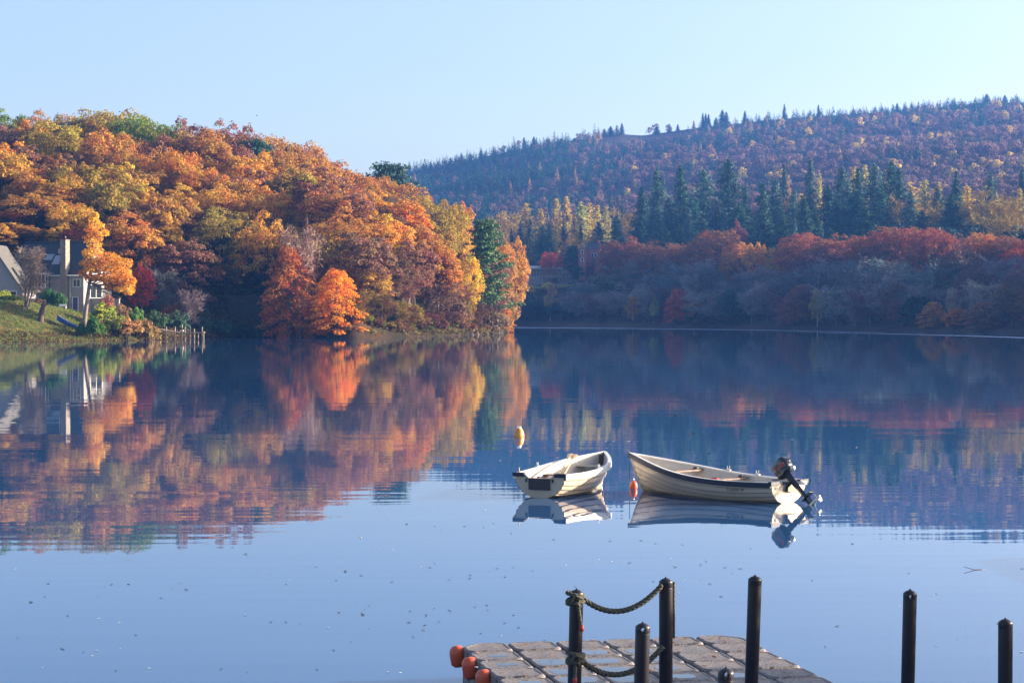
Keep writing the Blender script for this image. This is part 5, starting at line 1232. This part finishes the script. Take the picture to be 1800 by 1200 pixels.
# the low sunlit terrace beside it
GW = empty('garden_wall', (wx(160, 330), 330, 4.0), -radians(14)); tag(GW, 'low pale terrace wall running right from the sunlit gable of the house', 'wall')
g = G(); box(g, (0, 0, -.8), (4.9, .35, 2.35)); part('wall', g, M['render_wall'], GW); g = G(); box(g, (-.1, -.08, 2.35), (5.0, .43, 2.47)); part('coping', g, M['stone'], GW)
# the neighbouring wing at the frame edge
WG = empty('cottage', (wx(40, 318), 318, 4.6), 0); tag(WG, 'pale grey gabled cottage cut off by the left edge beside the slate-roofed house', 'house')
W2, D2, E2, R2 = 9.5, 9.0, 3.0, 10.0; g = G()
V = [(-W2, 0, -.8), (0, 0, -.8), (0, D2, -.8), (-W2, D2, -.8), (-W2, 0, E2), (0, 0, E2), (0, D2, E2), (-W2, D2, E2), (-W2 / 2, 0, R2 - .1), (-W2 / 2, D2, R2 - .1)]
g.add(V, [(0, 1, 5, 4), (1, 2, 6, 5), (2, 3, 7, 6), (3, 0, 4, 7)], [(4, 5, 8), (6, 7, 9)]); part('wall', g, simple('pale_render', (.27, .26, .28), .9, .08, 1), WG)
s2 = (R2 - E2) / (W2 / 2); g = G()
for sg in (0, 1):
    xe = .25 if sg == 0 else -W2 - .25; ze = E2 - s2 * .25; V = []
    for th in (0, .14): V += [(xe, -.25, ze + th), (xe, D2 + .25, ze + th), (-W2 / 2, D2 + .25, R2 + th), (-W2 / 2, -.25, R2 + th)]
    g.add(V, [(4, 5, 6, 7), (3, 2, 1, 0), (0, 1, 5, 4), (3, 0, 4, 7), (1, 2, 6, 5)] if sg == 0 else [(7, 6, 5, 4), (0, 1, 2, 3), (4, 5, 1, 0), (7, 4, 0, 3), (5, 6, 2, 1)])
rf = part('roof', g, simple('pale_tiles', (.08, .075, .07), .8, .15, 2), WG)
g = G(); box(g, (-2.3, -.06, 1.2), (-.9, -.003, 2.9)); f = part('window', g, M['white_paint'], WG); g = G(); box(g, (-2.2, -.075, 1.3), (-1.0, -.06, 2.8)); part('pane', g, M['glass'], f)
g = G(); nn = Vector((s2, 0, 1)).normalized(); V = []
for h in (.0, .08):
    for x, y in ((-2.3, 2.0), (-1.0, 2.0), (-1.0, 3.4), (-2.3, 3.4)): V.append(tuple(Vector((x, y, R2 + (-W2 / 2 - x) * s2 + .14)) + nn * h))
g.add(V, [(0, 3, 2, 1), (4, 5, 6, 7), (0, 1, 5, 4), (1, 2, 6, 5), (2, 3, 7, 6), (3, 0, 4, 7)]); part('skylight', g, M['glass'], rf)

# ------------------------------------------------------------------ garden and shore things
gp = 'shrubs in the lakeside garden'
tree('baretall', 44, 300, top=432, wpx=62, col=(.36, .25, .20), var=1, label='leafless pinkish-grey tree of many stems in front of the slate-roofed house', name='bare_tree')
tree('dome', 250, 338, top=464, wpx=48, col=(.45, .03, .045), label='small crimson maple with a thin trunk on the garden lawn', name='maple_tree')
tree('baretall', 334, 330, top=506, wpx=46, col=(.20, .15, .16), var=0, label='small bare tree with purplish twigs above the plank jetty')
tree('bare', 290, 346, top=468, wpx=50, col=(.16, .16, .15), var=1, label='thin grey bare tree in front of the dark fence right of the maple')
tree('full', 393, 362, top=518, wpx=26, col=(.25, .33, .10), var=0, label='small pale green conical evergreen in the shaded garden', name='bush')
tree('bush', 429, 366, top=528, wpx=26, col=(.16, .26, .06), var=1, label='round green bush in front of the dark fence', group=gp)
for px, py, w_, Y, c, lb in [(180, 531, 44, 309, (.36, .36, .04), 'yellow-green bush in the middle of the garden'), (166, 556, 34, 296, (.08, .17, .03), 'dark green bush at the foot of the golden-leaved tree'), (200, 548, 40, 302, (.34, .30, .06), 'olive-yellow bush right of the yellow-green bush'), (240, 540, 30, 316, (.13, .25, .05), 'bright green broad-leaved bush right of the yellow shrubs'), (190, 518, 30, 320, (.45, .14, .12), 'pink-red bush against the pale terrace wall'),
                           (84, 506, 26, 322, (.06, .14, .04), 'green climbing bush left of the chimney'), (104, 512, 28, 322, (.07, .15, .05), 'green bush at the foot of the chimney'), (64, 524, 34, 316, (.20, .12, .08), 'reddish-brown bush below the bay window'), (22, 528, 44, 304, (.10, .16, .04), 'low green bush under the leafless tree'), (6, 510, 26, 308, (.40, .40, .05), 'yellow bush at the left edge below the cottage'), (30, 518, 30, 309, (.30, .12, .10), 'reddish bush between cottage and leafless tree'),
                           (222, 556, 60, 303, (.40, .22, .07), 'tan bush overhanging the water in the garden'), (258, 560, 40, 309, (.34, .20, .07), 'brown-gold bush at the water left of the plank jetty'), (215, 534, 30, 318, (.35, .20, .12), 'tan-pink bush behind the yellow shrubs'), (275, 545, 40, 322, (.07, .12, .05), 'dark green bush above the plank jetty'), (300, 534, 34, 330, (.28, .06, .05), 'dark red bush behind the plank jetty'), (312, 545, 40, 324, (.06, .13, .06), 'dark green bush right of the dark red one'),
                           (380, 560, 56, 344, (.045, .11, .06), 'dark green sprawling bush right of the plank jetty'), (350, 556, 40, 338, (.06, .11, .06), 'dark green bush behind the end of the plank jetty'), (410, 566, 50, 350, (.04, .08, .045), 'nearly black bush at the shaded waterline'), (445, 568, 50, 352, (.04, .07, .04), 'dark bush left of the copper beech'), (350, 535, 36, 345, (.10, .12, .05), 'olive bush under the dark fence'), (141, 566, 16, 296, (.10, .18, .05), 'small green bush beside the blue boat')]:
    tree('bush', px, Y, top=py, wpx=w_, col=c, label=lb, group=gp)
for k, (px, top, Y, c) in enumerate([(8, 392, 352, 'gold'), (40, 396, 354, 'rust'), (75, 402, 353, 'darkbrown'), (108, 398, 353, 'gold'), (140, 400, 352, 'beech'), (172, 408, 352, 'darkbrown'), (205, 420, 350, 'brown')]):
    T('full', px, top, 62, Y, c, 'directly behind the house' if px < 160 else 'right behind the house')
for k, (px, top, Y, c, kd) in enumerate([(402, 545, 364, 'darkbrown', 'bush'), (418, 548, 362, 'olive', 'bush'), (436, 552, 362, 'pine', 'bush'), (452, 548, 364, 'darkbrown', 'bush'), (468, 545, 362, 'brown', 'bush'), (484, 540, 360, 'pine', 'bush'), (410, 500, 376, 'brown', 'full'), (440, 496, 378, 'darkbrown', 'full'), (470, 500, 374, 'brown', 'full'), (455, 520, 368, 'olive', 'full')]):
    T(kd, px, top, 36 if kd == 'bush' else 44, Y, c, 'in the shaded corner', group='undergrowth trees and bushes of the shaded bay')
# the golden-leaved tree before the house: a narrow leader and a drooping side crown
GT = empty('oak_tree', (wx(150, 300), 300, ground(wx(150, 300), 300))); tag(GT, 'golden-orange tree with a narrow top and a drooping right side before the house', 'tree')
g = G(); c = G(); sc = 300 / F
def lp(px, py, dy=0): return np.array([wx(px, 300) - GT.location.x, dy, wz(py, 300) - GT.location.z])
tube(g, [lp(149, 575), lp(149, 562), lp(153, 530), lp(158, 495), lp(162, 460), lp(164, 430), lp(168, 385)], [.42, .33, .28, .25, .2, .13, .04], 8)
rng = np.random.default_rng(77)
for (px, py, w_) in [(168, 378, 8), (165, 388, 11), (170, 398, 13), (160, 404, 11), (172, 412, 12), (184, 408, 9), (162, 420, 14), (168, 432, 13), (158, 444, 12), (170, 446, 14), (164, 460, 14), (178, 458, 13), (192, 452, 13), (205, 458, 13), (218, 464, 12), (158, 474, 11), (172, 474, 14), (188, 470, 14), (203, 474, 14), (216, 478, 13), (222, 488, 12), (198, 486, 13), (184, 490, 11), (210, 492, 13), (228, 498, 11), (222, 506, 12), (212, 508, 11), (226, 516, 8), (234, 492, 7), (200, 498, 10), (172, 492, 8), (158, 488, 8), (146, 478, 7), (150, 462, 8), (192, 502, 8)]:
    for dy in (-1.4, .2, 1.6):
        q = lp(px + rng.uniform(-3, 3), py + rng.uniform(-3, 3), dy * w_ / 12 + rng.uniform(-.4, .4)); clump(c, q, w_ * sc * .85, 85, .34, .8, -.7)
    limb(g, lp(162, min(py + 20, 500)), lp(px, py), .09, .03, .2, 4, 4)
t_ = g.obj('trunk', M['bark'], GT); t_.color = (.22, .17, .13, 1); cr_ = c.obj('crown', M['leaf'], GT); cr_.color = (.66, .28, .04, 1)
# broken trunk
SX = wx(71, 297); ST = empty('tree_stump', (SX, 297, ground(SX, 297))); tag(ST, 'leaning dead tree stump at the top of the grassy bank', 'tree stump')
g = G(); tube(g, [(-.1, 0, -.4), (0, 0, .1), (.15, 0, 1.2), (.45, .1, 2.4), (.62, .1, 3.0)], [.62, .48, .40, .36, .22], 9); tube(g, [(.2, 0, 1.6), (.55, -.1, 2.1), (.95, -.1, 2.5)], [.22, .15, .06], 6); t_ = part('trunk', g, M['bark'], ST); t_.color = (.10, .07, .06, 1)
# blue boat hauled up on the bank
HB = Hull(3.7, 1.35, 1.0, .45, .68, ov=.3, sheer=2.0); bx = wx(134, 292); by = 290.5
def grounded(o, z): pass
A_ = Vector((wx(135, 298), 298, ground(wx(135, 298), 298) + .32)); B2 = Vector((wx(92, 299), 299.0, ground(wx(92, 299), 299) + .75))
BB = empty('rowing_boat', A_, math.atan2(B2.y - A_.y, B2.x - A_.x)); BB.rotation_euler = (radians(12), -math.atan2(B2.z - A_.z, (B2 - A_).xy.length), math.atan2(B2.y - A_.y, B2.x - A_.x))
tag(BB, 'blue rowing boat pulled up on the grassy bank below the house', 'rowing boat')
mc, mi_ = M['cream'], M['cream_in']; M['cream'], M['cream_in'] = M['blueboat'], M['blueboat_in']; make_boat(HB, BB, M['whiterail'], M['blueboat'], notch=.05, cap_mat=M['whiterail']); thwart(HB, BB, .25, .25, M['whiterail']); thwart(HB, BB, .6, .22, M['whiterail']); M['cream'], M['cream_in'] = mc, mi_
# plank jetty
JY = 316.0; JT = empty('jetty', (wx(277, JY + 3), JY, 0)); tag(JT, 'small weathered plank jetty with upright posts at the garden shore', 'jetty')
g = G(); jx = lambda px: wx(px, JY) - JT.location.x
zA, zB = wz(577.5, JY), wz(583.5, JY)
for k in range(26):
    x0 = jx(277 + k * 3.2); x1 = jx(277 + (k + .9) * 3.2); z = zA + (zB - zA) * min(1, k / 12); box(g, (x0, -.6, z - .05), (x1, .6, z)); box(g, (x0, -.66, z - .16), (x1 + .02, -.603, z + .01))
part('deck', g, M['oldwood'], JT)
g = G(); box(g, (jx(276), -.58, zB - .25 + .12), (jx(360), -.46, zB - .07)); box(g, (jx(276), .46, zB - .13), (jx(360), .58, zB - .07)); part('bearer', g, M['oldwood'], JT)
for px, py in ((293.7, 573.6), (309.4, 573.6), (321.5, 569.8), (326.7, 575.5), (342.6, 577.4), (356.8, 574.6), (359.3, 582)):
    g = G(); x = jx(px); tube(g, [(x, -.68, -.9), (x + rng.normal() * .02, -.68, wz(py, JY))], .075, 7); part('jetty_post', g, M['oldwood'], JT)
for px in np.arange(320, 360, 7):
    g = G(); x = jx(px); tube(g, [(x, -.5 + rng.uniform(0, 1), -.9), (x, -.4 + rng.uniform(0, .8), zB - .08)], .07, 6); part('pile', g, M['oldwood'], JT)
g = G(); box(g, (jx(317.5), -.5, zB + .1), (jx(323), .1, zB + .32), bev=.03); tag(g.obj('crate', M['white_paint'], None, tuple(JT.location)), 'small white box left on the plank jetty', 'box')
# dark board fences
def fence(px0, px1, py0, py1, Y, label):
    f = empty('fence', (wx(px0, Y), Y, 0)); tag(f, label, 'fence'); g = G(); X1 = wx(px1, Y) - f.location.x; x = 0; zt = wz(py0, Y); gz_ = [ground(f.location.x + X1 * s, Y) for s in (0, .5, 1)]
    zb_ = min(gz_) - .3
    while x < X1: 
        zz = zt - (x / X1) * 0; box(g, (x, -.02, zb_), (x + .16, .02, zz + rng.uniform(-.04, .04))); x += .18
    part('boards', g, M['fence'], f)
    for s in np.linspace(0, X1, max(2, int(X1 / 2))):
        g = G(); box(g, (s - .06, .03, zb_), (s + .06, .14, zt + .1)); part('fence_post', g, M['fence'], f)
fence(266, 334, 510, 530, 351, 'dark board fence behind the crimson maple')
fence(402, 462, 519, 545, 357.5, 'dark board fence in the shaded corner left of the copper beech')
fence(515, 556, 532, 560, 347, 'dark board fence glimpsed behind the white birch stems')
# little garden bench
GB = empty('bench', (wx(110, 318), 318, ground(wx(110, 318), 318))); tag(GB, 'tiny white bench on the lawn below the chimney', 'bench')
g = G(); box(g, (-.6, -.2, .42), (.6, .2, .47)); part('seat', g, M['white_paint'], GB); g = G(); box(g, (-.6, .2, .55), (.6, .24, .85)); part('backrest', g, M['white_paint'], GB)
for s in (-.5, .5): g = G(); box(g, (s - .04, -.18, 0), (s + .04, .2, .419)); part('leg', g, M['white_paint'], GB)
# shore rocks below the sunlit trees
rr = np.random.default_rng(8)
for k in range(26):
    px = rr.uniform(556, 892); Y = float(np.interp(px, [550, 600, 700, 770, 850, 890], [338, 334, 349, 366, 393, 436])) ; X = wx(px, Y)
    for _ in range(60):
        if sdist(X, Y) > .1: break
        Y += .5; X = wx(px, Y)
    r_ = rr.uniform(.25, .7); g = G(); sell(g, (0, 0, 0), (r_ * rr.uniform(.9, 1.6), r_, r_ * rr.uniform(.5, .8)), .85, 7)
    V = g.V[0]; V += .12 * r_ * np.sin(V[:, [1, 2, 0]] * 6 / r_ + k); o = g.obj('rock', M['rock'], None, (X, Y, .05)); o.rotation_euler = (0, 0, rr.uniform(0, 6))
    PLACED.append(dict(o=o, px=px, auto=('grey rock', 'on the shore ' + hz(px)))); tag(o, 'x', 'rock', 'rocks along the sunlit headland shore')
# grass tussocks, leaf litter and undergrowth, too many to count
rng = np.random.default_rng(41)
def scatter_stuff(name, n, region, size, col, mat, up=1.0, k=5, hh=None):
    g = G(); C = []
    while len(C) < n:
        px, Y = region(); X = wx(px, Y)
        d = float(sdist(X, Y))
        if d < .05: continue
        C.append((X, Y, ground(X, Y) + .03))
    C = np.array(C); n = len(C); C = np.repeat(C, k, 0) + rng.normal(size=(n * k, 3)) * [size * .7, size * .7, 0]
    if hh:
        B_ = C + rng.normal(size=C.shape) * hh * .35 + [0, 0, hh]; B_[:, 2] = C[:, 2] + hh * rng.uniform(.5, 1.2, len(C)); ribbons(g, C, B_, size * .35)
    else:
        C[:, 2] += rng.uniform(0, size * .7 * up, len(C)); leaves(g, C, np.array([0, 0, .6]) + rng.normal(size=C.shape) * .6, size * rng.uniform(.5, 1.3, len(C)))
    o = g.obj(name, mat); o.color = (*col, 1); tag(o, kind='stuff')
scatter_stuff('grass', 4200, lambda: (rng.uniform(-20, 260), rng.uniform(270, 322)), .22, (.16, .19, .05), M['leaf'], k=4, hh=.28)
scatter_stuff('fallen_leaves', 2600, lambda: (rng.uniform(-10, 300), rng.uniform(272, 318)), .20, (.38, .15, .06), M['leaf'], .3, 3)
def reg_shore():
    i = rng.uniform(150, 900); Y0 = float(np.interp(i, [0, 100, 180, 280, 330, 400, 470, 500, 560, 600, 700, 770, 850, 890], [284, 292, 299, 315, 330, 352, 355, 350, 337, 334, 349, 366, 393, 436])); return i, Y0 + abs(rng.normal()) * 5
scatter_stuff('shore_undergrowth', 7500, reg_shore, .5, (.15, .10, .04), M['leaf'], 2.4, 5)
def reg_wood(): return rng.uniform(180, 890), rng.uniform(335, 420)
scatter_stuff('forest_floor_growth', 5000, reg_wood, .5, (.13, .10, .035), M['leaf'], 2.2, 5)

# ------------------------------------------------------------------ buildings of the far bank
FY = 728.0; FBG = empty('pavilion_building', (wx(923, FY), FY, ground(wx(960, FY), FY) - 1)); tag(FBG, 'long low flat-roofed building with glazed front and white roof units on the far bank', 'building')
zb = FBG.location.z; fx = lambda px: wx(px, FY) - FBG.location.x; fz_ = lambda py: wz(py, FY) - zb
g = G(); box(g, (0, 0, 0), (fx(1006), 9, fz_(473))); part('wall', g, M['modern'], FBG)
g = G(); box(g, (-.4, -1.2, fz_(473)), (fx(1006) + .4, 9.4, fz_(471.5))); rf = part('roof', g, M['modern'], FBG)
for p0, p1, t_ in ((928, 952, 467), (959, 990, 468), (965, 986, 467)): g = G(); box(g, (fx(p0), 2 + (p0 == 965) * .5, fz_(471.5)), (fx(p1), 6 - (p0 == 965) * .5, fz_(t_))); part('roof_unit', g, M['white_paint'], rf)
g = G(); box(g, (fx(933), -.06, fz_(485)), (fx(1004), -.004, fz_(474.5))); box(g, (fx(955), -.06, fz_(497)), (fx(1002), -.004, fz_(487.5))); wd = part('glazing', g, M['glass'], FBG)
g = G()
for p in np.arange(933, 1005, 5.0): box(g, (fx(p), -.14, fz_(498)), (fx(p) + .18, -.063, fz_(474)))
box(g, (fx(950), -1.3, fz_(487)), (fx(1007), -.143, fz_(485.8))); part('frame', g, M['modern'], wd)
TY = 716.0; TH = empty('tower_house', (wx(1017, TY), TY, ground(wx(1030, TY), TY) - 1), -radians(10)); tag(TH, 'tall red sandstone house with a steep gable half hidden by copper beeches', 'house'); zb = TH.location.z
tx = lambda px: wx(px, TY) - TH.location.x; tz_ = lambda py: wz(py, TY) - zb
g = G(); w_ = tx(1030); V = [(0, 0, 0), (w_, 0, 0), (w_, 9, 0), (0, 9, 0), (0, 0, tz_(442)), (w_, 0, tz_(442)), (w_, 9, tz_(442)), (0, 9, tz_(442)), (w_ / 2, 0, tz_(428)), (w_ / 2, 9, tz_(428))]
g.add(V, [(0, 1, 5, 4), (1, 2, 6, 5), (3, 0, 4, 7), (2, 3, 7, 6)], [(4, 5, 8), (6, 7, 9)]); box(g, (w_ + .003, 2, 0), (tx(1053), 10, tz_(438))); part('wall', g, M['sandstone'], TH)
g = G(); g.add([(w_ / 2, .2, tz_(428) + .05), (w_ + .2, .2, tz_(443)), (w_ + .2, 9, tz_(443)), (w_ / 2, 9, tz_(428) + .05), (-.2, .2, tz_(443)), (-.2, 9, tz_(443))], [(0, 1, 2, 3), (4, 0, 3, 5)])
g.add([(w_ + .1, 1.8, tz_(438.2)), (tx(1053), 1.8, tz_(438.2)), (tx(1051), 6, tz_(425)), (w_ + .1, 6, tz_(425)), (w_ + .1, 10.2, tz_(438.2)), (tx(1053), 10.2, tz_(438.2))], [(0, 1, 2, 3), (3, 2, 5, 4)], [(1, 5, 2), (0, 3, 4)]); rf = part('roof', g, M['slate'], TH)
g = G(); box(g, (tx(1046), 5, tz_(430)), (tx(1050), 7, tz_(422))); part('chimney', g, M['sandstone'], rf)
for px, py in ((1023.5, 443), (1023.5, 456), (1040, 448), (1046, 448)):
    g = G(); y_ = -.06 if px < 1030 else 1.94; box(g, (tx(px) - .5, y_, tz_(py + 3)), (tx(px) + .5, y_ + .05, tz_(py - 3))); f = part('window', g, M['white_paint'], TH); g = G(); box(g, (tx(px) - .35, y_ - .03, tz_(py + 2.4)), (tx(px) + .35, y_ - .003, tz_(py - 2.4))); part('pane', g, M['glass'], f)
# sunny garden strip in front of it
for k, (px, w_, c) in enumerate([(935, 14, (.60, .50, .08)), (952, 12, (.50, .45, .10)), (963, 22, (.62, .50, .06)), (988, 20, (.50, .35, .10)), (998, 18, (.45, .50, .10)), (1008, 18, (.50, .50, .15)), (1022, 12, (.35, .22, .08)), (1045, 22, (.40, .40, .10))]):
    Y = 716.0 if px < 1015 else 706; tree('bush', px, Y, top=500.5 if k != 2 else 496, wpx=w_, col=c, zone='on the terrace before the flat-roofed building', colname='pale yellow', group='yellow shrubs on the far-bank terrace')
# white boat drawn up on the far shore
WB = empty('rowing_boat', (wx(1051, 662), 662, .5), radians(8)); tag(WB, 'tiny white boat lying on the far shore left of the red beech', 'rowing boat')
HW = Hull(3.6, 1.4, 1.1, .6, .8); M['cream'], M['cream_in'] = M['white_paint'], M['white_paint']; make_boat(HW, WB, M['whiterail'], M['whiterail'], notch=.05); M['cream'], M['cream_in'] = mc, mi_
# bird over the wood
BD = empty('bird', at(452, 204, 300)); BD.scale = (.45, .45, .45); tag(BD, 'tiny dark bird in flight against the sky above the wood', 'bird')
g = G(); sell(g, (0, 0, 0), (.30, .09, .08), .9, 8); sell(g, (.30, 0, .03), (.08, .05, .05), .9, 6); part('body', g, M['darkpad'], BD)
for s in (1, -1): g = G(); g.add([(.12, 0, .03), (-.12, 0, .03), (-.10, s * .35, .16), (.06, s * .38, .17), (-.12, s * .75, .06), (-.06, s * .8, .06)], [(0, 1, 2, 3), (3, 2, 4, 5)]); part('wing', g, M['darkpad'], BD)

# ------------------------------------------------------------------ leaves adrift on the water
def drift(name, n, mat, col, s0, s1, seed):
    r = np.random.default_rng(seed); g = G(); C = []
    py = 600 + (1195 - 600) * r.random(n) ** .7; px = r.uniform(-10, 1810, n); Y = CH * F / (py - HZ); X = (px - 900) / F * Y
    cl = r.random(n) < .5; X[cl] += np.repeat(r.normal(size=n // 6 + 1) * .0, 6)[:n][cl] if len(X) < 0 else 0
    nc_ = n // 9; ci = r.integers(0, nc_, n); cl = r.random(n) < .6; sp = np.clip(Y / 45, .5, 3)
    X = np.where(cl, X[ci] + r.normal(size=n) * .55 * sp, X); Y = np.where(cl, Y[ci] + r.normal(size=n) * .9 * sp, Y)
    C = np.stack([X, Y, np.full(n, .006)], 1)
    C = C[~((C[:, 1] < 23.5) & (C[:, 0] > -1))]; C = C[~((C[:, 1] > 40) & (C[:, 1] < 49) & (C[:, 0] > -.5) & (C[:, 0] < 7))]
    sz = r.uniform(s0, s1, len(C)) * np.clip(C[:, 1] / 40, .8, 2.0)
    nn = np.array([0, 0, 1.0]) + r.normal(size=(len(C), 3)) * .07; leaves(g, C, nn, sz); o = g.obj(name, mat); o.color = (*col, 1); tag(o, kind='stuff')
drift('floating_leaves', 240, M['leaf'], (.06, .03, .025), .04, .10, 3)
drift('pale_floating_leaves', 90, M['white_leafbit'], (.5, .45, .4), .03, .08, 4)
# a drifting twig near the right edge
g = G(); Xc, Yc = wx(1712, 31.2), 31.2; tube(g, [(Xc - .14, Yc, .05), (Xc, Yc, .008), (Xc + .12, Yc + .05, .004), (Xc + .3, Yc + .1, -.01)], [.004, .006, .005, .003], 6); tag(g.obj('floating_twig', M['weathered']), 'dark forked twig floating near the right edge of the loch', 'twig')

# trees on the near shore, out of the frame to the right; they shade the landing
for px_, X, Y, h in ((0, 10.5, 14.5, 4.1), (0, 10.8, 17.0, 4.3), (0, 10.5, 18.8, 4.0), (0, 10.5, 20.6, 3.7)):
    tree('full', 2500, Y, x=X, h=h, col=C_['rust'], gz=float(-.9 + 3.2 * sm(8, 17, X)), zone='on the near shore', colname='rusty', group='trees on the near shore')
finish_labels()
